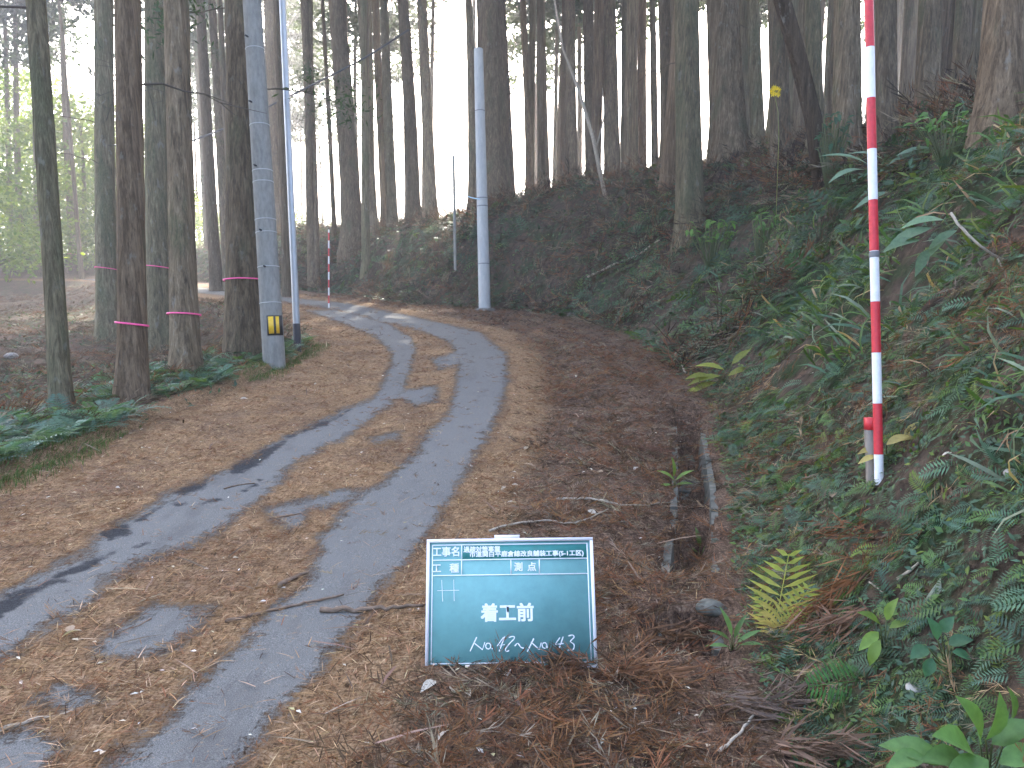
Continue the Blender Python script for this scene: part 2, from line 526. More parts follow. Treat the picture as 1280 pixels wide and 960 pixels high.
# ------------------------------------------------------------------ ground sheet
def spaced(lo, hi, dense, step, grow=1.12, cap=40):
    a = list(np.arange(dense[0], dense[1] + 1e-6, step))
    s = step
    while a[-1] < hi:
        s = min(s * grow, cap); a.append(a[-1] + s)
    s = step; b = []
    x = dense[0]
    while x > lo:
        s = min(s * grow, cap); x -= s; b.append(x)
    return np.array(b[::-1] + a)

gx = spaced(-420, 420, (-2.0, 4.2), .045, 1.035, 40)
gy = spaced(-60, 640, (1.0, 8.5), .05, 1.03, 60)
GX, GY = np.meshgrid(gx, gy, indexing='ij')
Z, ti, d, tj, dr, side = H(GX.ravel(), GY.ravel(), True)
V = np.stack([GX.ravel(), GY.ravel(), Z], 1)
me = np_mesh('ground', V, grid_faces(len(gx), len(gy))[:, ::-1], None, True)
def fattr(me, name, val):
    a = me.attributes.new(name, 'FLOAT', 'POINT'); a.data.foreach_set('value', np.asarray(val, np.float32))
inner = sstep(.0, .9, dr) * (side > 0)
fattr(me, 'bank', np.clip(sstep(.05, .55, d) + .75 * inner, 0, 1))
fattr(me, 'edge', sstep(.8, .0, dr) * .9 * (d < .1))
fattr(me, 'green', sstep(16, 26, d) * sstep(-2, -9, V[:, 0]) + sstep(60, 90, V[:, 1]) * (d > 0) * .8)
V_GROUND_MIN = V[:, 2].min()
ground = link('ground', me, M['ground'])
tag(ground, 'forest floor of brown needle litter, soil and moss rising into the bank', 'ground', kind='structure')

# ------------------------------------------------------------------ road sheet with litter masks
def poly_sd(px, py, poly):
    """signed distance in pixels, positive inside"""
    P = np.asarray(poly, float); n = len(P)
    inside = np.zeros(len(px), bool); best = np.full(len(px), 1e9)
    for i in range(n):
        ax, ay = P[i]; bx, by = P[(i + 1) % n]
        cond = ((ay > py) != (by > py))
        xi = (bx - ax) * (py - ay) / (by - ay + 1e-12) + ax
        inside ^= cond & (px < xi)
        ex, ey = bx - ax, by - ay
        t = np.clip(((px - ax) * ex + (py - ay) * ey) / (ex * ex + ey * ey + 1e-9), 0, 1)
        # pixels squash along y on the ground: weight y so that distances read as metres across
        best = np.minimum(best, np.hypot(px - ax - t * ex, (py - ay - t * ey) * 1.7))
    return np.where(inside, best, -best)

right_track = [(60, 1100), (210, 1100), (300, 960), (352, 895), (420, 815), (476, 745), (535, 668), (585, 590), (617, 530), (636, 478), (633, 442),
               (600, 415), (512, 394), (434, 379), (375, 373), (300, 364), (245, 358.5), (100, 346), (100, 349), (245, 366), (330, 374), (420, 387), (480, 402), (530, 415), (562, 428),
               (573, 452), (569, 481), (559, 516), (528, 544), (519, 566), (494, 587), (475, 606), (440, 625), (425, 644), (400, 669),
               (392, 700), (380, 732), (330, 766), (304, 800), (262, 832), (236, 862), (190, 912), (130, 962)]
left_track = [(-400, 960), (-400, 800), (0, 742), (62, 709), (103, 690), (125, 669), (162, 650), (203, 620), (262, 595), (284, 587), (344, 553), (400, 525), (437, 509),
              (468, 495), (478, 475), (488, 455), (488, 440), (470, 422), (430, 405), (380, 388), (420, 387), (480, 402), (512, 420), (520, 436), (516, 452), (510, 474), (504, 491), (488, 506), (468, 521),
              (441, 545), (400, 562), (359, 588), (350, 606), (319, 630), (300, 644), (250, 675), (175, 706), (131, 731), (123, 745), (78, 775), (50, 790), (0, 822)]
patches = [[(111, 816), (173, 764), (190, 752), (266, 755), (244, 789), (203, 817), (141, 826)], [(40, 880), (76, 857), (108, 861), (118, 874), (90, 884)],
           [(-80, 922), (30, 915), (78, 932), (60, 960), (20, 1000), (-100, 1000)], [(326, 638), (387, 619), (450, 610), (431, 627), (391, 638), (378, 657), (359, 663), (341, 650)],
           [(458, 548), (500, 538), (498, 548), (469, 555)], [(490, 491), (547, 480), (546, 501), (519, 508)], [(535, 448), (575, 440), (575, 455), (550, 462)],
           [(455, 392), (500, 398), (512, 408), (470, 402)]]
broken = [[(119, 664), (140, 656), (162, 655), (164, 668), (134, 675)], [(212, 616), (262, 594), (258, 609), (231, 620)], [(284, 585), (330, 562), (372, 542), (320, 585), (290, 594)],
          [(162, 682), (187, 675), (188, 681), (168, 687)], [(-20, 768), (0, 748), (60, 722), (120, 694), (152, 686), (128, 702), (80, 726), (20, 760), (-10, 780)],
          [(250, 630), (276, 622), (278, 627), (256, 633)], [(60, 742), (92, 738), (70, 750)], [(358, 545), (420, 520), (440, 510), (410, 532)], [(215, 632), (238, 627), (222, 637)],
          [(300, 612), (325, 600), (330, 604), (306, 616)], [(170, 650), (200, 632), (212, 628), (180, 652)], [(100, 690), (125, 684), (122, 692)]]
sc_ = resample(catmull(EP, .1), .035)
sy = sc_[:, 1]
keep = [0]
for q in range(1, len(sc_)):          # spacing grows with distance
    if np.linalg.norm(sc_[q] - sc_[keep[-1]]) >= np.clip(.012 * abs(sy[q]), .035, .5): keep.append(q)
SE = sc_[keep]
es = np.concatenate([[0], np.cumsum(np.linalg.norm(np.diff(EDGE, axis=0), axis=1))])
ss = np.concatenate([[0], np.cumsum(np.linalg.norm(np.diff(SE, axis=0), axis=1))]) * 1.0
ss *= es[-1] / ss[-1]
SL = np.stack([np.interp(ss, es, EDGE_L[:, k]) for k in range(2)], 1)
SL /= np.linalg.norm(SL, axis=1)[:, None]
U = np.linspace(-.14, ROADW + .1, 78)
RX = SE[:, 0][:, None] + SL[:, 0][:, None] * U
RY = SE[:, 1][:, None] + SL[:, 1][:, None] * U
RX, RY = RX.ravel(), RY.ravel()
RZ = base_z(RY) + .02 * fbm(RX * .8, RY * .8, 5, 2)
UU = np.tile(U, len(SE))
RZ -= .02 * sstep(.0, -.12, UU) + .02 * sstep(ROADW, ROADW + .1, UU)
def bare_field(x, y):
    z = base_z(y)
    px, py, zc = project(np.stack([x, y, z], 1))
    ok = zc > 1.2
    sd = np.maximum(poly_sd(px, py, right_track), poly_sd(px, py, left_track))
    for p in patches: sd = np.maximum(sd, poly_sd(px, py, p))
    m = sd * np.maximum(zc, .5) / F
    bk = np.full(len(x), -1e3)
    for p in broken: bk = np.maximum(bk, poly_sd(px, py, p))
    bk = bk * np.maximum(zc, .5) / F
    m = np.where(ok, m, -.05); bk = np.where(ok, bk, -1)
    return m, bk
bm_, bk_ = bare_field(RX, RY)
me = np_mesh('road', np.stack([RX, RY, RZ], 1), grid_faces(len(SE), len(U)), None, True)
fattr(me, 'bare', np.clip(.5 + bm_ * 2.2, 0, 1))
fattr(me, 'broken', np.clip(.5 + bk_ * 5, 0, 1))
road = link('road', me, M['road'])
tag(road, 'narrow worn asphalt lane strewn with brown cedar needles curving left', 'road', kind='structure')

# ------------------------------------------------------------------ concrete drain along the bank toe
drain = empty('roadside_drain')
tag(drain, 'narrow concrete roadside drain at the foot of the bank, half filled with litter', 'drain')
near_toe = TOE[(TOE[:, 1] > .6) & (TOE[:, 1] < 7.4)]
near_n = TOE_N[(TOE[:, 1] > .6) & (TOE[:, 1] < 7.4)]
blk = 5
for k in range(0, len(near_toe) - blk, blk):
    a, b = near_toe[k, :2], near_toe[k + blk, :2]
    na, nb = near_n[k], near_n[k + blk]
    tdir = (b - a) / np.linalg.norm(b - a)
    a2, b2 = a + tdir * .006, b - tdir * .006
    prof = [(-.14, -.055), (-.10, -.055), (-.08, -.30), (.08, -.30), (.10, -.055), (.14, -.055), (.14, -.45), (-.14, -.45)]
    jit = random.uniform(-.035, .0)
    Vb = []
    for p, nn in ((a2, na), (b2, nb)):
        for q, hz in prof:
            xy = p + nn * q
            Vb.append([xy[0], xy[1], GR * p[1] + hz + jit])
    m8 = len(prof)
    Fb = [[i, (i + 1) % m8, (i + 1) % m8 + m8, i + m8] for i in range(m8)]
    me = bpy.data.meshes.new('channel_block')
    me.from_pydata(Vb, [], Fb + [[7, 6, 5, 4, 3, 2, 1, 0][::-1], [8 + i for i in range(8)][::-1]])
    link('channel_block', me, M['drain'], drain)

# ------------------------------------------------------------------ trees
def trunk_geo(r0, r1, Ht, sides=18, rings=34, seed=0, flare=.35, bend=.12, ridge=.07, bottom=-.7):
    r2 = np.random.default_rng(seed)
    t = np.linspace(0, 1, rings) ** 1.7
    z = bottom + (Ht - bottom) * t
    th = np.linspace(0, 2 * np.pi, sides, endpoint=False)
    ks = np.array([2, 3, 5, 7, 9]); am = np.array([.5, .6, .7, .6, .5]) * ridge
    ph = r2.uniform(0, 6.28, 5); dz = r2.normal(0, .35, 5)
    rad = r0 + (r1 - r0) * np.clip(z / Ht, 0, 1)
    rad = rad * (1 + flare * np.exp(-np.maximum(z, -.2) / (1.6 * r0 + .12)))
    k2 = r2.integers(3, 6); p2 = r2.uniform(0, 6.28)
    V = np.zeros((rings, sides, 3))
    bx, by = r2.uniform(-bend, bend, 2); w = r2.uniform(.25, .5); p0 = r2.uniform(0, 6)
    for i in range(rings):
        m = 1 + (am[:, None] * np.sin(ks[:, None] * th + ph[:, None] + dz[:, None] * z[i])).sum(0) * .6
        m = m + .22 * flare * np.exp(-max(z[i], -.2) / (1.2 * r0 + .1)) * np.sin(k2 * th + p2)
        m = m + r2.normal(0, .018, sides)
        sh = np.sin(w * z[i] + p0) - np.sin(p0)
        V[i, :, 0] = rad[i] * m * np.cos(th) + bx * sh * .6
        V[i, :, 1] = rad[i] * m * np.sin(th) + by * sh * .6
        V[i, :, 2] = z[i]
    return V.reshape(-1, 3), grid_faces(rings, sides, True)

def blades(P, D, Ln, Wd, r2):
    """two-triangle blades: base points P, directions D"""
    n = len(P)
    D = D / (np.linalg.norm(D, axis=1)[:, None] + 1e-9)
    S = np.cross(D, r2.normal(size=(n, 3))); S /= np.linalg.norm(S, axis=1)[:, None] + 1e-9
    Ln = np.asarray(Ln)[:, None]; Wd = np.asarray(Wd)[:, None]
    mid = P + D * Ln * .45
    V = np.stack([P, mid + S * Wd * .5, P + D * Ln, mid - S * Wd * .5], 1).reshape(-1, 3)
    a = np.arange(n)[:, None] * 4
    Fc = np.concatenate([a + [[0, 1, 2]], a + [[0, 2, 3]]], 1).reshape(-1, 3)
    return V, Fc

def cedar_crown(seed, z0, z1, rmax, nb=95, per=58):
    r2 = np.random.default_rng(seed)
    Ps, Ds, Ls, Ws, Cs = [], [], [], [], []
    for b in range(nb):
        t = r2.uniform(0, 1) ** .85
        z = z0 + (z1 - z0) * t
        L = rmax * (1 - t) ** .7 * r2.uniform(.65, 1.1) + .35
        az = r2.uniform(0, 6.28)
        dirh = np.array([math.cos(az), math.sin(az), 0])
        s = r2.uniform(.18, 1.0, per) ** .8
        P = dirh * (s * L)[:, None] + np.array([0, 0, z])
        P[:, 2] += -.25 * L * s + .30 * L * s ** 2.2 + r2.normal(0, .13, per)
        P[:, :2] += r2.normal(0, .20, (per, 2)) * (.4 + s[:, None])
        D = dirh * .8 + r2.normal(0, .75, (per, 3)); D[:, 2] += .1
        Ps.append(P); Ds.append(D)
        Ls.append(r2.uniform(.25, .6, per)); Ws.append(r2.uniform(.11, .22, per))
        base = np.array([.035, .060, .022]) * r2.uniform(.7, 1.35)
        c = np.repeat((base * r2.uniform(.75, 1.3, (per, 1)))[:, None], 4, 1).reshape(-1, 3)
        Cs.append(c)
    V, Fc = blades(np.vstack(Ps), np.vstack(Ds), np.concatenate(Ls), np.concatenate(Ws), r2)
    C = np.vstack(Cs)
    return np_mesh('cedar_crown', V, Fc, C)

CROWNS = [cedar_crown(100 + k, z0, z1, rm) for k, (z0, z1, rm) in enumerate([(13, 28, 3.6), (14, 29, 3.6), (12.5, 27, 3.4), (15, 30, 3.8)])]
for c_ in CROWNS: c_.materials.append(M['leaf'])

def dead_branches(seed, zlo, zhi, n=7, r0=.2, leafy=0.0):
    """bare drooping twigs left on the lower trunk, one mesh per tree"""
    r2 = np.random.default_rng(seed)
    parts, tufts = [], []
    for _ in range(n):
        z = r2.uniform(zlo, zhi); az = r2.uniform(0, 6.28); L = r2.uniform(.5, 1.7)
        s = np.linspace(0, 1, 6)
        dirh = np.array([math.cos(az), math.sin(az), 0])
        sidev = np.array([-dirh[1], dirh[0], 0])
        P = dirh * (r0 * .7 + s * L)[:, None] + sidev * (r2.normal(0, .12) * s ** 2)[:, None]
        P[:, 2] = z + r2.uniform(-.25, .25) * L * s + r2.uniform(-.45, .05) * L * s ** 2 + r2.normal(0, .015, 6)
        parts.append(tube(P, np.linspace(.012, .004, 6), 4, False))
        for q in range(2):
            k = r2.integers(2, 5); D = dirh * .6 + sidev * r2.choice([-1, 1]) * .7 + np.array([0, 0, r2.uniform(-.4, .2)])
            Q = P[k] + D * (np.linspace(0, 1, 4) * L * r2.uniform(.2, .5))[:, None]
            parts.append(tube(Q, np.linspace(.009, .003, 4), 3, False))
            if leafy > r2.uniform():
                tufts.append(Q)
    V, Fc = join(parts)
    me = np_mesh('dead_branches', V, Fc, np.tile([[.10, .085, .07]], (len(V), 1)))
    tm = None
    if tufts:
        T = np.vstack(tufts); T = np.repeat(T, 22, 0) + r2.normal(0, .13, (len(T) * 22, 3))
        Vt, Ft = blades(T, r2.normal(size=T.shape), r2.uniform(.06, .16, len(T)), r2.uniform(.015, .035, len(T)), r2)
        ct = np.repeat(np.array([[.035, .065, .022]]) * r2.uniform(.7, 1.4, (len(T), 1)), 4, 0)
        tm = np_mesh('needle_tufts', Vt, Ft, ct)
    return me, tm

tree_n = [0]
def cedar(px, py, w, tx, label, group, depth=None, bark='bark', fine=False, crown=True, dead=6, leafy=0.0, Ht=28.0, name='cedar_tree', flare=.35):
    tree_n[0] += 1; k = tree_n[0]
    if depth is None:
        p = hit(px, py)
    else:
        q = unproject(px, py, depth); p = np.array([q[0], q[1], H1(q[0], q[1])])
    zc = (p - CAM) @ FW
    top = unproject(tx, 0, zc)
    axis = top - p
    if axis[2] < .5: axis = np.array([0, 0, 1.0])
    axis[1] += random.uniform(-.01, .01) * axis[2]
    r0 = w / 2 / F * zc
    root = empty(name, p)
    root.rotation_mode = 'QUATERNION'
    root.rotation_quaternion = Vector((0, 0, 1)).rotation_difference(Vector(axis))
    tag(root, label, 'tree', group)
    V, Fq = trunk_geo(r0, r0 * .30, Ht, 26 if fine else 16, 70 if fine else 34, 500 + k, flare, .10, .085 if fine else .07)
    link('trunk', np_mesh('trunk', V, Fq, None, True), M[bark], root)
    if crown:
        c = link('crown', CROWNS[k % len(CROWNS)], M['leaf'], root)
        c.rotation_euler = (0, 0, random.uniform(0, 6.28))
        f = Ht / 28.0
        c.scale = (f * random.uniform(.9, 1.15), f * random.uniform(.9, 1.15), f)
    if dead:
        dm, tm = dead_branches(900 + k, 3.0, 9.5, dead, r0, leafy)
        b = tag(link('dead_branches', dm, M['dry'], root), kind='stuff')
        if tm: tag(link('needle_tufts', tm, M['leaf'], b), kind='stuff')
    return root, p, r0

GL = 'cedars inside the bend'
GB = 'cedars along the crest of the far bank'
GR_ = 'cedars on the slope above the drain'
# inside the bend, left of the road
T_A = cedar(78, 516, 24, 44, 'slim mossy cedar standing nearest the left edge of the road', GL, bark='bark_moss', fine=True, dead=5)
T_B = cedar(166, 500, 33, 162, 'reddish straight cedar with a bright pink band low on its trunk', GL, bark='bark_red', fine=True, dead=6)
T_C = cedar(135, 428, 26, 130, 'dark mossy cedar just behind the reddish pink-banded trunk', GL, bark='bark_moss', fine=True, dead=5)
T_D1 = cedar(199, 432, 31, 194, 'dark left stem of the thick pair of mossy cedars', GL, bark='bark_moss', fine=True, dead=6)
T_D2 = cedar(232, 470, 33, 219, 'grey lichen-streaked right stem of the thick pair of cedars', GL, bark='bark', fine=True, dead=9, leafy=.5)
T_E = cedar(307, 449, 43, 300, 'stout cedar with a pink band right behind the concrete utility pole', GL, bark='bark', fine=True, dead=8, leafy=.5)
T_G = cedar(52, 346, 17, 42, 'mid-distance cedar partly hidden by the slim mossy one', GL, dead=4)
T_H = cedar(91, 344, 10, 78, 'thin cedar with dead side twigs right of the slim mossy one', GL, dead=10, leafy=.3, bark='bark_red')
T_I = cedar(27, 343, 9, 18, 'thin pale-lit cedar near the left edge of the picture', GL, dead=6, bark='bark')
T_J = cedar(14, 341, 8, 2, 'leftmost thin cedar at the edge of the picture', GL, dead=5)
# far bank, left to centre
cedar(268, 296, 15, 249, 'leaning cedar at the left end of the far bank', GB, dead=6, leafy=.4, bark='bark_dark')
cedar(283, 300, 12, 264, 'slimmer cedar beside the leaning one at the far bank end', GB, dead=6, leafy=.4)
cedar(350, 292, 19, 337, 'reddish cedar seen between the concrete pole and the steel pole', GB, bark='bark_red', dead=3)
cedar(389, 276, 12, 377, 'forked cedar, thicker stem, right of the steel pole', GB, dead=5, leafy=.3)
cedar(393, 275, 8, 389, 'forked cedar, thinner stem, right of the steel pole', GB, dead=4)
cedar(416, 226, 6, 405, 'very thin crooked cedar on the bank crest behind the steel pole', GB, depth=32, dead=3)
T_K = cedar(441, 276, 26, 420, 'thick cedar with green sprouts high up, left of the cable end', GB, dead=14, leafy=.9, bark='bark')
cedar(466, 243, 12, 452, 'cedar with a slight lean, right of the thick sprouting one', GB, dead=5, leafy=.3)
cedar(490, 238, 13, 480, 'cedar second to the left of the one holding the cable', GB, dead=4, bark='bark_moss')
T_L = cedar(517, 262, 17, 503, 'cedar in front of the crest to which the dark cable runs', GB, dead=4, bark='bark_dark')
cedar(540, 258, 15, 527, 'straight bluish cedar on the left rim of the bright gap', GB, dead=2)
cedar(590, 243, 11, 586, 'slim cedar directly left of the thick backlit trunk', GB, dead=2)
T_M = cedar(617, 246, 40, 608, 'thick backlit cedar rising behind the pale concrete pole', GB, dead=3, flare=.6, Ht=29, fine=True)
cedar(640, 232, 10, 632, 'thin cedar leaning against the foot of the thick backlit trunk', GB, dead=2, crown=False, Ht=9)
cedar(661, 200, 10, 655, 'thin cedar on the right rim of the bright gap', GB, depth=31, dead=3)
cedar(683, 212, 13, 679, 'slim cedar second from the right rim of the bright gap', GB, dead=3)
cedar(716, 220, 15, 712, 'grey cedar behind the crooked bare sapling', GB, dead=3, bark='bark')
cedar(741, 205, 16, 733, 'dark cedar right of the crooked bare sapling', GB, dead=3, bark='bark_dark')
cedar(766, 206, 21, 762, 'brown cedar, left one of a close pair on the crest', GB, dead=3)
cedar(790, 204, 22, 785, 'mossy cedar, right one of a close pair on the crest', GB, dead=3, bark='bark_moss')
cedar(822, 175, 10, 815, 'thin cedar in the narrow bright slit of the wood', GB, depth=29, dead=2)
cedar(838, 184, 17, 829, 'cedar standing just left of the big slope trunk', GR_, depth=21, dead=2, bark='bark_dark')
T_N = cedar(864, 300, 33, 859, 'big mossy cedar rooted halfway down the right bank', GR_, dead=3, bark='bark_moss', fine=True)
T_O = cedar(914, 186, 42, 905, 'broad pale cedar behind the big slope trunk', GR_, depth=19.5, dead=3, fine=True)
cedar(950, 165, 17, 941, 'slim cedar between the broad pale one and the flower stalk', GR_, depth=19, dead=2, bark='bark_moss')
cedar(980, 146, 24, 968, 'cedar right behind the yellow flower stalk', GR_, depth=16, dead=2)
cedar(1023, 130, 20, 1014, 'cedar seen right of the leaning dark trunk', GR_, depth=15, dead=2, bark='bark_moss')
cedar(1064, 118, 32, 1060, 'broad cedar left of the tall red and white pole', GR_, depth=12.5, dead=2, fine=True)
cedar(1115, 80, 26, 1110, 'dark cedar right of the tall red and white pole', GR_, depth=11, dead=2, bark='bark_dark', fine=True)
cedar(1165, 62, 28, 1166, 'brown cedar high on the bank near the right edge', GR_, depth=11.5, dead=2, fine=True)
cedar(1205, 40, 20, 1206, 'narrow cedar second from the right edge of the picture', GR_, depth=13, dead=2)
cedar(1252, 100, 46, 1256, 'thick brown cedar at the upper right corner', GR_, depth=7.5, dead=2, bark='bark_red', fine=True)

# leaning dark trunk above the bank
p = at_depth(1040, 128, 11.8); zc = (p - CAM) @ FW
q = unproject(975, -10, zc - .5); zt = unproject(920, -190, zc - .9)
P = np.array([p + [0, 0, -.4], p, p + (q - p) * .5 + [.05, 0, 0], q, zt])
V, Fq = tube(resample(catmull(P, .3), .25), .115, 12, True, .08, 4)
o = link('leaning_tree', np_mesh('leaning_trunk', V, Fq, None, True), M['bark_lean'])
tag(o, 'dark bare trunk leaning left across the straight cedars', 'tree')
# crooked sapling on the crest
s0 = hit(758, 243); zc = (s0 - CAM) @ FW
P = [s0 + [0, 0, -.2]] + [unproject(a, b, zc) for a, b in ((758, 243), (748, 212), (742, 175), (726, 120), (714, 85), (703, 60), (696, 38), (691, 10), (688, -30))]
sap = empty('bare_sapling', s0); 
V, Fq = tube(resample(catmull(np.array(P) - s0, .3), .3), np.linspace(.06, .02, len(resample(catmull(np.array(P) - s0, .3), .3))), 8)
link('stem', np_mesh('stem', V, Fq, None, True), M['pale_stick'], sap)
P2 = np.array([unproject(a, b, zc) for a, b in ((745, 185), (752, 160), (756, 140), (753, 110))]) - s0
V, Fq = tube(P2, np.linspace(.03, .012, 4), 6)
link('side_branch', np_mesh('side_branch', V, Fq, None, True), M['pale_stick'], sap)
tag(sap, 'crooked bare sapling bending left on the bank crest', 'sapling')

# further cedars of the stand: shared meshes, each tree its own object
FAR_TRUNKS = []
for k in range(5):
    V, Fq = trunk_geo(.21, .05, 28, 12, 24, 70 + k, .3, .2, .06)
    me = np_mesh('trunk', V, Fq, None, True); me.materials.append(M[('bark', 'bark', 'bark_moss', 'bark_dark', 'bark_red')[k]])
    FAR_TRUNKS.append(me)
rf = random.Random(5)
spots = []
def far_cedar(px, D, s):
    x = (px - 640) / F * D; y = D * math.cos(PITCH) + 0.0
    for (a, b) in spots:
        if math.hypot(a - x, b - y) < 1.5: return
    spots.append((x, y))
    z = H1(x, y)
    root = empty('distant_cedar', (x, y, z))
    root.rotation_euler = (rf.uniform(-.015, .015), rf.uniform(-.03, .0), rf.uniform(0, 6.28))
    k = rf.randrange(5)
    t = link('trunk', FAR_TRUNKS[k], None, root); t.scale = (s, s, 1)
    c = link('crown', CROWNS[rf.randrange(4)], None, root); c.rotation_euler = (0, 0, rf.uniform(0, 6.28))
    c.scale = (1, 1, 1)
    if px > 640:
        tag(root, 'one of the distant slim cedars packed up the slope on the right', 'tree', 'distant cedars up the right slope')
    else:
        tag(root, 'one of the distant slim cedars beyond the far bank', 'tree', 'distant cedars beyond the far bank')
for _ in range(95):
    px = rf.uniform(690, 1330); D = rf.uniform(17, 46) if px > 800 else rf.uniform(28, 52)
    if px > 1100: D = rf.uniform(12, 30)
    far_cedar(px, D, rf.uniform(.6, 1.2))
for _ in range(26):
    px = rf.choice([rf.uniform(362, 540), rf.uniform(652, 700), rf.uniform(240, 300)]); D = rf.uniform(33, 60)
    far_cedar(px, D, rf.uniform(.5, .95))
for _ in range(6):  # left stand thickened with added cedars to shade the hollow
    far_cedar(rf.uniform(-120, 240), rf.uniform(36, 58), rf.uniform(.45, .8))
for _ in range(14):  # added so their crowns keep direct sun off the far road
    far_cedar(rf.choice([rf.uniform(470, 540), rf.uniform(588, 632), rf.uniform(652, 700)]), rf.uniform(37, 60), rf.uniform(.45, .7))
for _ in range(12):  # added to block sun from the floor inside the bend
    far_cedar(rf.uniform(250, 430), rf.uniform(54, 76), rf.uniform(.5, .8))
for _ in range(10):  # more added crowns behind the crest, closing sun gaps over the lane
    far_cedar(rf.choice([rf.uniform(300, 520), rf.uniform(660, 720)]), rf.uniform(27, 36), rf.uniform(.5, .8))

# ------------------------------------------------------------------ broadleaf wood in the sun, far left
def broadleaf(seed, n=5200, Ht=9.0, R=3.4):
    r2 = np.random.default_rng(seed)
    parts = []
    V, Fq = trunk_geo(.13, .03, Ht * .9, 9, 16, seed, .3, .5, .05)
    tr = np_mesh('trunk', V, Fq, None, True); tr.materials.append(M['bark_dark'])
    nc = 60
    cz = r2.uniform(.12, 1, nc) * Ht
    rr = R * np.sqrt(np.clip(1 - ((cz / Ht - .45) / .62) ** 2, .05, 1)) * r2.uniform(.25, 1, nc)
    az = r2.uniform(0, 6.28, nc)
    C = np.stack([rr * np.cos(az), rr * np.sin(az), cz], 1)
    i = r2.integers(0, nc, n)
    sz = r2.uniform(.35, .75, nc)
    P = C[i] + r2.normal(0, 1, (n, 3)) * sz[i][:, None] * [1, 1, .55]
    P = P[P[:, 2] > .15]; i = i[:len(P)]
    D = r2.normal(size=P.shape); D[:, 2] = D[:, 2] * .5 - .25
    V, Fc = blades(P, D, r2.uniform(.13, .28, len(P)), r2.uniform(.08, .15, len(P)), r2)
    hue = r2.uniform(0, 1, nc)[r2.integers(0, nc, len(P))][:, None]
    c = (1 - hue) * np.array([.08, .15, .03]) + hue * np.array([.17, .22, .04])
    c = np.repeat(c * r2.uniform(.75, 1.3, (len(P), 1)), 4, 0)
    cr = np_mesh('crown', V, Fc, c); cr.materials.append(M['bright_leaf'])
    return tr, cr
BL = [broadleaf(301), broadleaf(302, 4800, 7.5, 3.8), broadleaf(303, 3600, 4.6, 2.8)]
rb = random.Random(12)
for k, (px, D, v, s) in enumerate([(-70, 46, 0, 1.0), (5, 52, 1, 1.0), (60, 58, 0, 1.1), (30, 70, 0, 1.25), (110, 55, 2, 1.3), (130, 66, 1, 1.1), (175, 62, 2, 1.3), (-30, 62, 1, 1.2), (215, 70, 2, 1.2),
                                   (260, 72, 2, 1.0), (95, 78, 0, 1.2), (180, 84, 0, 1.15), (-120, 60, 0, 1.2), (-10, 40, 2, .9), (70, 47, 2, .8), (330, 66, 2, .7), (300, 60, 2, .6), (145, 50, 2, .7), (375, 74, 2, .9)]):
    x = (px - 640) / F * D; y = D
    root = empty('broadleaf_tree', (x, y, H1(x, y)))
    link('trunk', BL[v][0], None, root); link('crown', BL[v][1], None, root)
    s *= 1.35; root.scale = (s, s, s * rb.uniform(.95, 1.25)); root.rotation_euler = (0, 0, rb.uniform(0, 6.28))
    tag(root, 'one of the sunlit yellow-green leafy trees glowing behind the left cedars', 'tree', 'sunlit broadleaf trees')

# ------------------------------------------------------------------ poles
def lathe(prof, sides=24):
    th = np.linspace(0, 2 * np.pi, sides, endpoint=False)
    V = np.array([[r * math.cos(a), r * math.sin(a), z] for r, z in prof for a in th])
    Fq = grid_faces(len(prof), sides, True)
    n = len(V)
    V = np.vstack([V, [0, 0, prof[0][1]], [0, 0, prof[-1][1]]])
    i = np.arange(sides); j = (i + 1) % sides; b = (len(prof) - 1) * sides
    tri = np.vstack([Fq[:, [0, 1, 2]], Fq[:, [0, 2, 3]], np.stack([np.full(sides, n), j, i], 1), np.stack([np.full(sides, n + 1), b + i, b + j], 1)])
    return V, tri

def smooth_link(name, g, mat, parent=None):
    me = np_mesh(name, g[0], g[1], None, True)
    o = link(name, me, mat, parent)
    me.set_sharp_from_angle(angle=math.radians(40))
    return o

def stand(name, px, py, tx, ty, zc=None):
    """empty at the base pixel, its Z axis pointing at the top pixel at the same depth"""
    p = hit(px, py) if zc is None else unproject(px, py, zc)
    d0 = (p - CAM) @ FW
    q = unproject(tx, ty, d0)
    o = empty(name, p)
    o.rotation_mode = 'QUATERNION'
    o.rotation_quaternion = Vector((0, 0, 1)).rotation_difference(Vector(q - p))
    return o, p, d0, np.linalg.norm(q - p)

# concrete utility pole on the left
up, p, zc, Lp = stand('utility_pole', 343, 456, 315, 0)
tag(up, 'tall tapered grey concrete utility pole with a yellow striped plate, left of the road', 'utility pole')
rb0 = 27.5 / 2 / F * zc
smooth_link('shaft', lathe([(rb0 * 1.02, -.6), (rb0, 0), (rb0 * .82, Lp), (rb0 * .55, Lp * 2.0), (rb0 * .55, Lp * 2.0 + .02)], 28), M['concrete'], up)
def rat(z): return rb0 * (1 - .18 * z / Lp)
for ypx in (62, 157, 214, 228, 275, 291, 334, 379):
    z = Lp * (456 - ypx) / 456
    smooth_link('band', lathe([(rat(z) + .0005, z - .006), (rat(z) + .004, z - .004), (rat(z) + .004, z + .004), (rat(z) + .0005, z + .006)], 28), M['concrete_new'], up)
for ypx, a in ((50, -2.0), (131, -2.0), (210, -1.9), (290, -1.75), (335, -1.6)):
    z = Lp * (456 - ypx) / 456
    r = rat(z)
    V, Fq = tube(np.array([[r * .9 * math.cos(a), r * .9 * math.sin(a), z], [(r + .045) * math.cos(a), (r + .045) * math.sin(a), z + .004]]), .011, 8)
    smooth_link('step_bolt', (V, Fq), M['black_paint'], up)
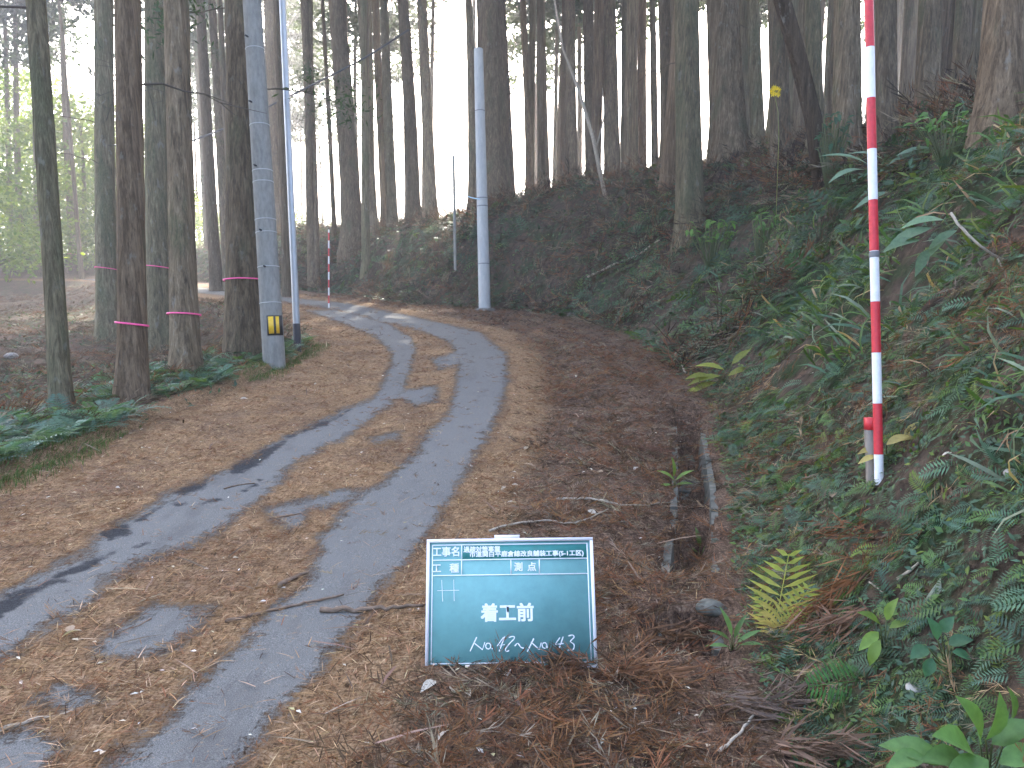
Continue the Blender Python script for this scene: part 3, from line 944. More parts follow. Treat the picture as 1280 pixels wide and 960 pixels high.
# striped reflective plate wrapped round the shaft
def wrap(z0, z1, a0, a1, r_in, thick, n=10):
    a = np.linspace(a0, a1, n)
    rows = []
    for rr, z in ((r_in, z0), (r_in, z1), (r_in + thick, z1), (r_in + thick, z0)):
        rows.append(np.stack([rr * np.cos(a), rr * np.sin(a), np.full(n, z)], 1))
    V = np.vstack(rows)
    q = np.arange(4 * n).reshape(4, n)
    Fq = []
    for k in range(4):
        b, c = q[k], q[(k + 1) % 4]
        Fq += [[b[i], b[i + 1], c[i + 1], c[i]] for i in range(n - 1)]
    Fq += [[q[0, 0], q[1, 0], q[2, 0], q[3, 0]], [q[3, -1], q[2, -1], q[1, -1], q[0, -1]]]
    Fq = np.array(Fq)
    return V, np.vstack([Fq[:, [0, 1, 2]], Fq[:, [0, 2, 3]]])
z0, z1 = Lp * (456 - 420) / 456, Lp * (456 - 395.5) / 456
rp = rat(z0) + .004
plate = link('reflector_plate', np_mesh('reflector_plate', *wrap(z0, z1, math.radians(-98), math.radians(-12), rp, .006, 14)), M['black_paint'], up)
for a0, a1 in ((-90, -66), (-55, -38)):
    link('yellow_stripe', np_mesh('yellow_stripe', *wrap(z0 + .02, z1 - .015, math.radians(a0), math.radians(a1), rp + .0065, .003)), M['yellow'], plate)

# galvanised steel pole with a dark foot
sp, p, zc, Lp = stand('steel_pole', 372, 437, 353, 0)
tag(sp, 'thin shiny galvanised steel pole with a dark foot, just right of the utility pole', 'pole')
rs = 8.6 / 2 / F * zc
smooth_link('tube', lathe([(rs, -.4), (rs, .3), (rs * .92, Lp * 1.6), (rs * .92, Lp * 1.6 + .01)], 18), M['steel'], sp)
smooth_link('foot_sleeve', lathe([(rs + .004, -.1), (rs + .004, .36), (rs + .001, .365)], 18), M['black_paint'], sp)

# pale concrete pole at the far bank
cp, p, zc, Lp = stand('concrete_pole', 606, 388, 598, 62)
tag(cp, 'pale concrete pole with a cut-off top at the foot of the far bank', 'pole')
rc = 14.5 / 2 / F * zc
smooth_link('shaft', lathe([(rc * 1.06, -.4), (rc * 1.04, 0), (rc * .80, Lp), (rc * .74, Lp + .015), (rc * .3, Lp + .02)], 22), M['concrete_new'], cp)
for ypx in (139, 248, 258, 330):
    z = Lp * (388 - ypx) / 326; r = rc * (1.04 - .24 * z / Lp)
    smooth_link('band', lathe([(r + .001, z - .012), (r + .006, z - .008), (r + .006, z + .008), (r + .001, z + .012)], 22), M['grey_joint'], cp)
smooth_link('footing', lathe([(rc * 1.9, -.2), (rc * 1.8, .03), (rc * 1.3, .05), (rc * 1.05, .055)], 18), M['concrete'], cp)
P = np.array([unproject(571, 236, zc + .3), unproject(580, 243, zc + .1), unproject(589, 247, zc), unproject(600, 249, zc - .12)])
V, Fq = tube(resample(catmull(P, .1), .05), .014, 6)
o = link('guy_rope', np_mesh('guy_rope', V, Fq, None, True), M['blue_rope']); tag(o, 'short pale blue rope tied from the concrete pole to the thin post', 'rope')
gp, p2, z2, L2 = stand('thin_post', 568, 262, 567, 195, zc + .35)
smooth_link('thin_post_shaft', lathe([(.034, -1.5), (.034, L2), (.03, L2 + .01)], 10), M['concrete'], gp)
tag(gp, 'thin grey post on the bank left of the pale concrete pole', 'post')
gp.children[0].name = 'shaft'

# overhead cable between two trunks
P = np.array([unproject(a, b, z) for a, b, z in ((240, 176, 30), (284, 159, 29), (340, 131, 28), (401, 101, 27), (460, 70, 26.2), (511, 37, 25.5))])
V, Fq = tube(resample(catmull(P, .4), .3), .032, 6)
o = link('overhead_cable', np_mesh('overhead_cable', V, Fq, None, True), M['cable']); tag(o, 'dark cable slung diagonally between the trunks, upper left of centre', 'cable')

# red and white ranging poles
def ranging_pole(root, L, stripe, r, start_white, joint=None):
    z = 0.0; k = 0; w = start_white
    cut = [0]
    tip = .05
    smooth_link('tip', lathe([(r * .2, -.12), (r * .9, -.004), (r * .9, .0)], 14), M['grey_joint'], root)
    while z < L - 1e-4:
        z2 = min(L, z + (stripe if k else stripe * .6))
        smooth_link('white_stripe' if w else 'red_stripe', lathe([(r, z + .0005), (r, z2 - .0005)], 16), M['white' if w else 'red'], root)
        z = z2; w = not w; k += 1
    if joint:
        for zz in joint:
            smooth_link('joint', lathe([(r + .0005, zz - .012), (r + .0025, zz - .010), (r + .0025, zz + .010), (r + .0005, zz + .012)], 16), M['grey_joint'], root)

np_, p, zc, Lq = stand('ranging_pole', 1099, 606, 1086, 0)
tag(np_, 'tall red and white surveying pole stuck in the near right bank', 'surveying pole')
ranging_pole(np_, Lq * 1.35, 63.6 / F * zc, 11 / 2 / F * zc, True, [Lq * (606 - 318) / 606])
fp, p, zc, Lq = stand('ranging_pole', 411, 385, 411, 287)
tag(fp, 'small distant red and white surveying pole at the far road edge', 'surveying pole')
ranging_pole(fp, Lq, Lq / 10, .019, True)
# wooden stake behind the near pole
st, p, zc, Ls = stand('wooden_stake', 1092, 604, 1089, 522)
tag(st, 'weathered grey wooden stake with a red top right behind the tall red and white pole', 'stake')
link('post', np_mesh('post', *box(-.022, .022, -.022, .022, -.3, Ls - .05)), M['stake'], st)
link('painted_top', np_mesh('painted_top', *box(-.0225, .0225, -.0225, .0225, Ls - .05, Ls)), M['red'], st)

# pink marking tape round trunks
def tape(tree, py, label, drop=0):
    root, p, r0 = tree
    bpy.context.view_layer.update()
    mw = root.matrix_world
    zc = (p - CAM) @ FW
    # height along the trunk at which its axis projects to row py
    hs = np.linspace(.1, 6, 300)
    pts = np.array([list(mw @ Vector((0, 0, h))) for h in hs])
    _, yy, _ = project(pts)
    h = hs[np.abs(yy - py).argmin()]
    tr = [c for c in root.children if c.name.startswith('trunk')][0].data
    n = len(tr.vertices); co = np.empty(n * 3); tr.vertices.foreach_get('co', co); co = co.reshape(-1, 3)
    near = co[np.abs(co[:, 2] - h) < .35]
    c = near[:, :2].mean(0)
    th = np.linspace(0, 2 * np.pi, 25)[:-1]
    ang = np.arctan2(near[:, 1] - c[1], near[:, 0] - c[0]); rad = np.hypot(near[:, 0] - c[0], near[:, 1] - c[1])
    R = np.array([rad[np.abs((ang - t + np.pi) % (2 * np.pi) - np.pi) < .35].max() for t in th]) + .008
    R = (R + np.roll(R, 1) + np.roll(R, -1)) / 3 + .004
    V = []
    tl = random.uniform(-.03, .03)
    for rr, hz in ((0, -.009), (0, .009), (.002, .009), (.002, -.009)):
        for t, r in zip(th, R):
            V.append([c[0] + (r + rr) * math.cos(t), c[1] + (r + rr) * math.sin(t), h + hz + tl * math.cos(t)])
    q = np.arange(4 * 24).reshape(4, 24)
    Fq = np.vstack([np.stack([q[k], np.roll(q[k], -1), np.roll(q[(k + 1) % 4], -1), q[(k + 1) % 4]], 1) for k in range(4)])
    V = np.array([list(mw @ Vector(v)) for v in V])
    parts = [(V, np.vstack([Fq[:, [0, 1, 2]], Fq[:, [0, 2, 3]]]))]
    o = link('marking_tape', np_mesh('marking_tape', *parts[0]), M['pink'])
    tag(o, label, 'tape', 'pink marking tapes on trunks')
tape(T_B, 406, 'bright pink tape tied round the reddish straight cedar')
tape(T_E, 351, 'pink tape round the stout cedar behind the utility pole')
tape(T_D2, 392, 'faded pink tape low on the grey right stem of the thick pair')
tape(T_D1, 335, 'pink tape on the dark left stem of the thick pair')
tape(T_C, 336, 'faint pink tape on the dark cedar behind the reddish one')
tape(T_H, 318, 'tiny faint pink tape on the thin twiggy cedar at far left')

# ------------------------------------------------------------------ construction blackboard
bl = unproject(530.4, 838, 2.85); br = unproject(748, 835, 2.85); tl = unproject(536, 676, 2.97); trp = unproject(741, 670, 2.97)
X = (br - bl) / np.linalg.norm(br - bl)
Yv = ((tl + trp) - (bl + br)) / 2; Yv -= X * (Yv @ X); BH = np.linalg.norm(Yv); Yv /= BH
Zv = np.cross(X, Yv)
BW = (np.linalg.norm(br - bl) + np.linalg.norm(trp - tl)) / 2
bc = (bl + br) / 2
board = empty('site_blackboard')
board.matrix_world = Matrix(((X[0], Yv[0], Zv[0], bc[0]), (X[1], Yv[1], Zv[1], bc[1]), (X[2], Yv[2], Zv[2], bc[2]), (0, 0, 0, 1)))
tag(board, 'green site blackboard with white frame and Japanese lettering standing on the road shoulder', 'blackboard')
hw = BW / 2
def bpart(name, b, mat, parent=board):
    return link(name, np_mesh(name, *b), mat, parent)
panel = bpart('panel', box(-hw + .008, hw - .008, .008, BH - .008, -.008, 0), M['board'])
fr = bpart('frame', join([box(-hw, hw, 0, .011, -.012, .006), box(-hw, hw, BH - .011, BH, -.012, .006), box(-hw, -hw + .011, .011, BH - .011, -.012, .006), box(hw - .011, hw, .011, BH - .011, -.012, .006)]), M['frame_white'])
bpart('handle', box(-.055, .035, BH, BH + .012, -.010, .004), M['frame_white'])
def wl_(x0, x1, y0, y1): return box(x0, x1, y0, y1, .0006, .0016)
def fx(f): return -hw + f * BW
def fy(f): return BH * (1 - f)
ins = .019; lw = .0035
bpart('border_line', join([wl_(-hw + ins, hw - ins, ins, ins + lw), wl_(-hw + ins, hw - ins, BH - ins - lw, BH - ins), wl_(-hw + ins, -hw + ins + lw, ins + lw, BH - ins - lw), wl_(hw - ins - lw, hw - ins, ins + lw, BH - ins - lw)]), M['chalk'], panel)
xa, xb = -hw + ins + lw, hw - ins - lw
bpart('ruled_line', wl_(xa, xb, fy(.165) - lw / 2, fy(.165) + lw / 2), M['chalk'], panel)
bpart('ruled_line', wl_(xa, xb, fy(.285) - lw / 2, fy(.285) + lw / 2), M['chalk'], panel)
bpart('ruled_line', wl_(fx(.21) - lw / 2, fx(.21) + lw / 2, fy(.165) + lw / 2, BH - ins - lw), M['chalk'], panel)
for f in (.21, .505, .675):
    bpart('ruled_line', wl_(fx(f) - lw / 2, fx(f) + lw / 2, fy(.285) + lw / 2, fy(.165) - lw / 2), M['chalk'], panel)
bpart('title_tape', box(fx(.217), fx(.965), fy(.158), fy(.055), .0002, .0005), M['board_dark'], panel)
def text(s, cx, cy, size, width=None, align='CENTER', bold=.0, name='lettering'):
    cu = bpy.data.curves.new('text', 'FONT')
    cu.body = s; cu.size = size; cu.align_x = align; cu.align_y = 'CENTER'; cu.resolution_u = 3
    to = bpy.data.objects.new('text', cu); col.objects.link(to)
    dg = bpy.context.evaluated_depsgraph_get(); dg.update()
    me = bpy.data.meshes.new_from_object(to.evaluated_get(dg))
    bpy.data.objects.remove(to); bpy.data.curves.remove(cu)
    me.calc_loop_triangles()
    n = len(me.vertices); co = np.empty(n * 3); me.vertices.foreach_get('co', co); co = co.reshape(-1, 3)
    tri = np.empty(len(me.loop_triangles) * 3, np.int32); me.loop_triangles.foreach_get('vertices', tri); tri = tri.reshape(-1, 3)
    if width:
        w = co[:, 0].max() - co[:, 0].min()
        co[:, 0] = (co[:, 0] - (co[:, 0].min() if align == 'LEFT' else (co[:, 0].min() + co[:, 0].max()) / 2)) * width / w
    co[:, 1] -= (co[:, 1].min() + co[:, 1].max()) / 2
    co[:, 2] = 0
    parts = []
    for k in range(9):      # thickened strokes
        dx, dy = (k % 3 - 1) * bold, (k // 3 - 1) * bold
        parts.append((co + [dx, dy, k * .00012], tri))
    o = link(name, np_mesh(name, *join(parts)), M['chalk'], panel); o.location = (cx, cy, .0012)
    return o
text('工事名', fx(.115), fy(.098), .036, .094, bold=.0008)
text('工', fx(.06), fy(.228), .034, bold=.0008); text('種', fx(.166), fy(.228), .034, bold=.0008)
text('測', fx(.55), fy(.225), .032, bold=.0008); text('点', fx(.63), fy(.225), .032, bold=.0008)
text('過疎対策事業', fx(.222), fy(.083), .022, .130, 'LEFT', .0007)
text('市道関白平鹿倉線改良舗装工事(5-1工区)', fx(.258), fy(.125), .021, .405, 'LEFT', .0007)
text('着工前', fx(.48), fy(.575), .064, .182, bold=.0018)
# chalk strokes, from the photo's board rows: x 98..1143, y 112..890 in enlarged pixels
def bmap(u, v):
    yt = 125 - 30 * (u - 125) / 985; yb = 898 - 16 * (u - 98) / 1045
    fv = (v - yt) / (yb - yt)
    xl = 125 - 27 * fv; xr = 1110 + 33 * fv
    return -hw + (u - xl) / (xr - xl) * BW, BH * (1 - fv)
def ribbon(pts, w):
    P = np.array([bmap(*q) for q in pts])
    if len(P) > 3: P = catmull(P, .004)
    T = np.gradient(P, axis=0); T /= np.linalg.norm(T, axis=1)[:, None] + 1e-9
    Nn = np.stack([-T[:, 1], T[:, 0]], 1)
    ww = w * (1 + .25 * np.sin(np.arange(len(P)) * 1.7))[:, None] / 2
    V = np.vstack([np.c_[P + Nn * ww, np.full(len(P), .0012)], np.c_[P - Nn * ww, np.full(len(P), .0012)]])
    n = len(P); i = np.arange(n - 1)
    return V, np.vstack([np.stack([i, i + n, i + n + 1], 1), np.stack([i, i + n + 1, i + 1], 1)])
def circ(cx, cy, rx, ry): return [(cx + rx * math.cos(a), cy + ry * math.sin(a)) for a in np.linspace(-1.5, 5.0, 14)]
STK = [[(372, 788), (413, 706)], [(395, 738), (447, 778), (462, 735)], circ(482, 757, 15, 17), [(503, 770), (508, 774)], [(575, 705), (536, 757), (582, 748)], [(582, 700), (548, 788)],
       [(606, 706), (634, 700), (640, 712), (613, 740), (587, 772), (590, 787), (608, 783)], [(642, 757), (660, 740), (680, 764), (697, 768)], [(718, 788), (757, 712)], [(740, 732), (790, 776), (803, 735)],
       circ(822, 752, 14, 16), [(834, 740), (840, 768)], [(848, 770), (853, 774)], [(915, 705), (886, 746), (937, 740)], [(935, 700), (905, 782)], [(966, 696), (992, 690), (1000, 704), (978, 728), (1000, 745), (995, 774), (962, 780)]]
for q in STK:
    bpart('chalk_stroke', ribbon(q, .0034), M['chalk'], panel)
for q in ([(180, 434), (312, 430)], [(208, 370), (212, 498)], [(280, 367), (281, 495)]):
    bpart('layout_mark', ribbon(q, .0016), M['board_dark' if 0 else 'chalk'], panel)
bpart('rear_leg', box(-.015, .015, 0, .42, -.016, -.0125), M['stake'])
rl = board.children[-1]; rl.rotation_euler = (math.radians(-28), 0, 0); rl.location = (0, BH * .8, -.01)
rl.data.transform(Matrix.Translation((0, -.42, 0))); 
rl.rotation_euler = (math.radians(22), 0, 0)

# ------------------------------------------------------------------ scattered plants and litter
def leaf_tmpl(w=.42, fold=.12):
    V = np.array([[0, 0, 0], [.42, w / 2, fold * .6], [1, 0, -.06], [.42, -w / 2, fold * .6], [.45, 0, 0]])
    return V, np.array([[0, 4, 1], [1, 4, 2], [0, 3, 4], [4, 3, 2]])
def grass_tmpl(w=.09):
    x = np.array([0, .3, .65, 1.0]); z = np.array([0, .16, .16, -.06]); ww = np.array([.5, 1, .8, .05]) * w / 2
    V = np.vstack([np.stack([x, ww, z], 1), np.stack([x, -ww, z], 1)])
    Fc = []
    for i in range(3): Fc += [[i, i + 4, i + 5], [i, i + 5, i + 1]]
    return V, np.array(Fc)
def frond_tmpl(n=11, w=.30, arch=.35, lift=.35, seed=0):
    r2 = np.random.default_rng(seed)
    V, Fc = [], []
    def add(p):
        V.append(p); return len(V) - 1
    def spine(x): return np.array([x, 0, lift * x - (arch + lift * .6) * x * x])
    for i in range(n):
        x = .12 + .86 * i / (n - 1)
        L = w * (math.sin(math.pi * (.12 + .88 * (1 - (x - .12) / .9)) * .62) + .06) * r2.uniform(.85, 1.1)
        for s in (-1, 1):
            b = spine(x); tip = b + np.array([L * .45, s * L, -.12 * L + r2.uniform(-.02, .02)])
            wd = .33 / n
            m = b + (tip - b) * .4
            a0 = add(b); a1 = add(m + np.array([wd, 0, .01])); a2 = add(tip); a3 = add(m - np.array([wd, 0, -.01]))
            Fc += [[a0, a1, a2], [a0, a2, a3]]
    xs = np.linspace(0, 1, 4)
    for a, b in zip(xs[:-1], xs[1:]):
        q = [add(spine(a) + [0, .006, .003]), add(spine(a) - [0, .006, -.003]), add(spine(b) - [0, .004, -.003]), add(spine(b) + [0, .004, .003])]
        Fc += [[q[0], q[1], q[2]], [q[0], q[2], q[3]]]
    return np.array(V), np.array(Fc)
def sprig_tmpl(seed, n=16):
    """dead cedar spray: a bent stem with short upswept needle fingers"""
    r2 = np.random.default_rng(seed)
    s = np.linspace(0, 1, 6)
    S = np.stack([s, .12 * np.sin(s * 3 + seed), .06 * np.sin(s * 4 + seed) + .03], 1)
    P = [S[:-1]]; D = [np.diff(S, axis=0)]; L = [np.full(5, .24)]; W = [np.full(5, .014)]
    k = r2.integers(0, 5, n); f = r2.uniform(0, 1, n)[:, None]
    P.append(S[k] * (1 - f) + S[k + 1] * f)
    sd = r2.choice([-1, 1], n)
    D.append(np.stack([r2.uniform(.5, 1, n), sd * r2.uniform(.25, .7, n), r2.uniform(-.1, .45, n)], 1))
    L.append(r2.uniform(.18, .42, n)); W.append(r2.uniform(.012, .026, n))
    return blades(np.vstack(P), np.vstack(D), np.concatenate(L), np.concatenate(W), r2)
LEAF, LEAF_N, GRASS = leaf_tmpl(.55), leaf_tmpl(.32, .08), grass_tmpl(.07)
FRONDS = [frond_tmpl(11, .30, .35, .35, 1), frond_tmpl(13, .24, .5, .45, 2), frond_tmpl(9, .36, .25, .2, 3)]
FRONDS_FAR = [frond_tmpl(6, .32, .35, .35, 4)]
SPRIGS = [sprig_tmpl(k) for k in range(5)]

def unit(v): return v / (np.linalg.norm(v, axis=1)[:, None] + 1e-9)
def frames(nrm, head, tilt):
    """frames with x along the heading (kept on the surface), tipped up from it by tilt"""
    x = unit(head - nrm * (head * nrm).sum(1)[:, None])
    y = np.cross(nrm, x)
    ct, st_ = np.cos(tilt)[:, None], np.sin(tilt)[:, None]
    xr = x * ct + nrm * st_; zr = nrm * ct - x * st_
    return np.stack([xr, y, zr], 2)
def scatter_mesh(name, tmpls, pos, Rm, sc, cols, shade=.12):
    r2 = np.random.default_rng(len(pos))
    which = r2.integers(0, len(tmpls), len(pos))
    VV, FF, CC, n = [], [], [], 0
    for k, (tv, tf) in enumerate(tmpls):
        m = which == k
        if not m.any(): continue
        v = np.einsum('nij,vj->nvi', Rm[m], tv) * sc[m][:, None, None] + pos[m][:, None]
        N_ = v.shape[0]
        VV.append(v.reshape(-1, 3))
        FF.append((tf[None] + (np.arange(N_) * len(tv))[:, None, None] + n).reshape(-1, 3))
        c = np.repeat(cols[m][:, None], len(tv), 1) * (1 + r2.uniform(-shade, shade, (N_, len(tv), 1)))
        CC.append(c.reshape(-1, 3)); n += N_ * len(tv)
    return np_mesh(name, np.vstack(VV), np.vstack(FF), np.clip(np.vstack(CC), 0, 1))
def palette(n, cols, weights, var=.3, r2=rng):
    c = np.array(cols)[r2.choice(len(cols), n, p=np.array(weights) / sum(weights))]
    return c * r2.uniform(1 - var, 1 + var, (n, 1)) * r2.uniform(.92, 1.08, (n, 3))
def in_view(P, m=220):
    px, py, zc = project(P)
    return (zc > .5) & (px > -m) & (px < 1280 + m) & (py > -m) & (py < 960 + m)

def bank_points(n, d0, d1, y0, y1, power=1.0, seed=1):
    """points on the bank: toe position weighted towards the camera, then distance up the bank"""
    r2 = np.random.default_rng(seed)
    ok = (TOE[:, 1] > y0) & (TOE[:, 1] < y1) & (TOE[:, 0] > -26)
    idx = np.where(ok)[0]
    w = 1 / np.maximum(np.hypot(TOE[idx, 0], TOE[idx, 1]), 2.0) ** power
    i = r2.choice(idx, n, p=w / w.sum())
    dd = d0 + (d1 - d0) * r2.uniform(0, 1, n)
    P = TOE[i, :2] + TOE_N[i] * dd[:, None] + (r2.uniform(-.09, .09, (n, 1)) * np.stack([-TOE_N[i][:, 1], TOE_N[i][:, 0]], 1))
    z = H(P[:, 0], P[:, 1])
    P3 = np.c_[P, z]
    k = in_view(P3)
    return P3[k], dd[k], r2
def downslope(nrm): 
    v = np.stack([nrm[:, 0], nrm[:, 1], np.zeros(len(nrm))], 1)
    return v + 1e-4

def cover(name, label, cat, tm, P, sc, cols, tilt=(.1, .7), down=.8, mat='leaf', lift=0.0, seed=0):
    r2 = np.random.default_rng(seed + 77)
    nr = normals(P[:, 0], P[:, 1])
    head = downslope(nr) * down + unit(r2.normal(size=P.shape)) * (1 - down * .6)
    R_ = frames(nr, head, r2.uniform(tilt[0], tilt[1], len(P)))
    me = scatter_mesh(name, tm, P + nr * lift, R_, sc, cols)
    o = link(name, me, M[mat]); tag(o, label, cat, kind='stuff'); return o

G_BLUE = (.058, .115, .066); G_DARK = (.032, .066, .030); G_MID = (.075, .135, .036); G_LIME = (.12, .17, .03); G_YEL = (.24, .22, .05)
B_RED = (.18, .084, .042); B_TAN = (.33, .23, .125); B_DARK = (.075, .050, .03); B_GREY = (.215, .178, .125)

def patchy(P, scale, seed, thr):
    return fbm(P[:, 0] * scale, (P[:, 1] + P[:, 2]) * scale, seed, 3) > thr
# near bank: small ferns
P, dd, r2 = bank_points(15000, .28, 4.6, .6, 11, 1.2, 31)
k = patchy(P, 1.6, 61, -.06); P, dd = P[k], dd[k]
cover('bank_ferns', 'small blue-green ferns covering the right bank', 'ferns', FRONDS, P, r2.uniform(.05, .15, len(P)) * np.clip(.35 + np.hypot(P[:, 0], P[:, 1]) * .16, .6, 1.8),
      palette(len(P), [(.075, .15, .09), G_BLUE, G_DARK, G_MID, G_LIME], [3, 4, 2, 3, .8]), (.1, .75), .75, seed=1)
# near bank: small rounded leaves
P, dd, r2 = bank_points(95000, .2, 4.8, .6, 12, 1.3, 32)
k = patchy(P, 2.3, 62, -.09); P, dd = P[k], dd[k]
cover('bank_creepers', 'small dark green creeper leaves on the right bank', 'creepers', [LEAF, LEAF_N], P, r2.uniform(.014, .045, len(P)) * np.clip(.5 + np.hypot(P[:, 0], P[:, 1]) * .12, .7, 1.7),
      palette(len(P), [G_BLUE, G_DARK, G_MID, G_LIME], [5, 2.5, 3, .8]), (-.2, .9), .6, lift=.012, seed=2)
# near bank: drooping grass blades, mostly high up
P, dd, r2 = bank_points(9000, .9, 5.2, .8, 13, .9, 33)
k = patchy(P, .9, 63, .0) | (dd > 3.2) & (r2.uniform(size=len(P)) < .4); P, dd = P[k], dd[k]
cover('bank_grasses', 'drooping narrow grass blades on the upper right bank', 'grass', [GRASS], P, r2.uniform(.13, .30, len(P)) * np.clip(.3 + np.hypot(P[:, 0], P[:, 1]) * .13, .5, 1.2),
      palette(len(P), [G_MID, G_BLUE, G_LIME, B_TAN, (.16, .2, .13)], [4, 3, 1.2, 1.2, 1]), (.3, 1.1), .55, seed=3)
# near bank: dead needle sprays
P, dd, r2 = bank_points(16000, .16, 5.0, .6, 12, 1.2, 34)
k = patchy(P, 1.1, 64, .05) | (dd < .55) & (r2.uniform(size=len(P)) < .6); P, dd = P[k], dd[k]
cover('bank_dead_sprays', 'brown dead cedar sprays hanging on the right bank', 'dead sprays', SPRIGS, P, r2.uniform(.07, .20, len(P)) * np.clip(.5 + np.hypot(P[:, 0], P[:, 1]) * .13, .7, 1.6),
      palette(len(P), [B_RED, B_DARK, B_GREY, B_TAN], [3, 3, 2, 1]), (-.1, .5), .6, 'dry', lift=.015, seed=4)
# broad leaves near the crest, right
P, dd, r2 = bank_points(4200, 1.4, 6.0, 1.2, 13, .8, 35)
k = patchy(P, .8, 65, .05); P, dd = P[k], dd[k]
cover('bank_broad_leaves', 'broader fresh green leaves low over the upper right bank', 'leaves', [LEAF_N, LEAF], P, r2.uniform(.07, .19, len(P)),
      palette(len(P), [G_MID, G_LIME, G_BLUE], [4, 2, 2]), (.1, 1.0), .5, lift=.06, seed=5)
# far bank: coarse cover
P, dd, r2 = bank_points(46000, .1, 6.5, 9.5, 60, .6, 36)
k = patchy(P, .9, 66, -.14); P, dd = P[k], dd[k]
far = np.hypot(P[:, 0], P[:, 1])
cover('far_bank_creepers', 'dark leafy creepers over the bank beyond the road', 'creepers', [LEAF, LEAF_N], P, r2.uniform(.05, .13, len(P)) * (.6 + far / 40),
      palette(len(P), [G_DARK, G_BLUE, G_MID, B_DARK], [5, 3, 1.6, 2]), (-.2, .9), .6, lift=.02, seed=6)
P, dd, r2 = bank_points(8000, .1, 6.5, 9.5, 60, .6, 37)
k = patchy(P, .6, 67, -.04); P = P[k]
cover('far_bank_ferns', 'ferns hanging over the bank beyond the road', 'ferns', FRONDS_FAR, P, r2.uniform(.2, .5, len(P)),
      palette(len(P), [G_DARK, G_BLUE, G_MID, B_DARK, G_LIME], [4, 4, 2, 1.5, .25]), (.1, .8), .7, seed=7)
P, dd, r2 = bank_points(14000, .05, 7, 9.5, 60, .6, 38)
k = patchy(P, .5, 68, -.02) | (dd > 2.4); P = P[k]
cover('far_bank_dead_sprays', 'brown dead sprays and twigs along the crest beyond the road', 'dead sprays', SPRIGS, P, r2.uniform(.25, .75, len(P)),
      palette(len(P), [B_RED, B_DARK, B_GREY, (.03, .022, .017)], [2, 4, 1.5, 2]), (-.1, .8), .3, 'dry', lift=.03, seed=8)

# left verge and the floor inside the bend
def inner_points(n, r0, r1, ymax, seed, power=1.2):
    r2 = np.random.default_rng(seed)
    ok = (CENT[:, 1] < ymax) & (CENT[:, 1] > 1.0)
    idx = np.where(ok)[0]
    w = 1 / np.maximum(CENT[idx, 1], 3) ** power
    i = r2.choice(idx, n, p=w / w.sum())
    u = ROADW / 2 + r0 + (r1 - r0) * r2.uniform(0, 1, n)
    P = CENT[i] + EDGE_L[i] * u[:, None] + r2.normal(0, .08, (n, 2))
    _, _, _, _, dr_, sd_ = ground_fields(P[:, 0], P[:, 1])
    P3 = np.c_[P, HS(P[:, 0], P[:, 1])]
    k = in_view(P3) & (dr_ > max(r0 - .15, -.3)) & (sd_ > 0)
    return P3[k], dr_[k], r2
P, u, r2 = inner_points(15000, .02, 2.8, 13, 41, .6)
k = patchy(P, .8, 71, -.05) & (u > .10); P, u = P[k], u[k]
cover('verge_ferns', 'low blue-green ferns along the left verge of the road', 'ferns', FRONDS, P, r2.uniform(.12, .30, len(P)),
      palette(len(P), [(.09, .17, .115), (.07, .14, .085), G_MID, G_DARK], [4, 3, 2, 1]), (.15, .7), .2, seed=9)
P, u, r2 = inner_points(30000, .12, 9, 30, 42, .7)
k = patchy(P, .7, 72, -.03); P, u = P[k], u[k]
cover('hollow_creepers', 'small leaves and herbs on the dark floor inside the bend', 'herbs', [LEAF, LEAF_N], P, r2.uniform(.03, .09, len(P)) * (1 + u * .08),
      palette(len(P), [G_BLUE, G_DARK, G_MID, B_DARK], [3, 4, 2, 2]), (-.1, .9), .2, lift=.015, seed=10)
P, u, r2 = inner_points(15000, .3, 12, 38, 43, .6)
cover('hollow_dead_sprays', 'brown dead sprays covering the floor inside the bend', 'dead sprays', SPRIGS, P, r2.uniform(.15, .45, len(P)),
      palette(len(P), [B_RED, B_DARK, B_GREY], [2, 4, 1]), (-.1, .4), .2, 'dry', lift=.02, seed=11)
P, u, r2 = inner_points(30000, -.16, .42, 13, 44, .7)
k = patchy(P, .9, 73, -.06 + .5 * np.maximum(-u, 0)); P = P[k]
cover('verge_moss', 'green moss cushion and short grass on the left road edge', 'moss', [GRASS], P, r2.uniform(.025, .07, len(P)),
      palette(len(P), [(.09, .13, .035), (.10, .13, .045), G_MID], [3, 2, 2]), (.5, 1.4), .1, 'grass_moss', seed=12)

# needle litter on road and shoulders
def road_litter(n, seed, ymax, power):
    r2 = np.random.default_rng(seed)
    ok = (CENT[:, 1] < ymax) & (CENT[:, 1] > -1.5)
    idx = np.where(ok)[0]
    w = 1 / np.maximum(np.hypot(CENT[idx, 0], CENT[idx, 1]), 2.2) ** power
    i = r2.choice(idx, n, p=w / w.sum())
    u = r2.uniform(-ROADW / 2 - 2.6, ROADW / 2 + .35, n)
    P = CENT[i] + EDGE_L[i] * u[:, None] + r2.normal(0, .05, (n, 2))
    _, ti_, d_, _, dr_, sd_ = ground_fields(P[:, 0], P[:, 1])
    m, bk = bare_field(P[:, 0], P[:, 1])
    m = np.where(dr_ > .05, -.3, m)
    nz = fbm(P[:, 0] * 9, P[:, 1] * 9, 81, 4) * .16 + fbm(P[:, 0] * 40, P[:, 1] * 40, 85, 2) * .06
    z = np.where(dr_ > .06, H(P[:, 0], P[:, 1]), base_z(P[:, 1]) + .02 * fbm(P[:, 0] * .8, P[:, 1] * .8, 5, 2) + .003)
    k = (d_ < .12) & ((m + nz < .0) | (r2.uniform(size=n) < .045))
    P3 = np.c_[P, z]
    k &= in_view(P3, 160)
    return P3[k], dr_[k], d_[k], r2
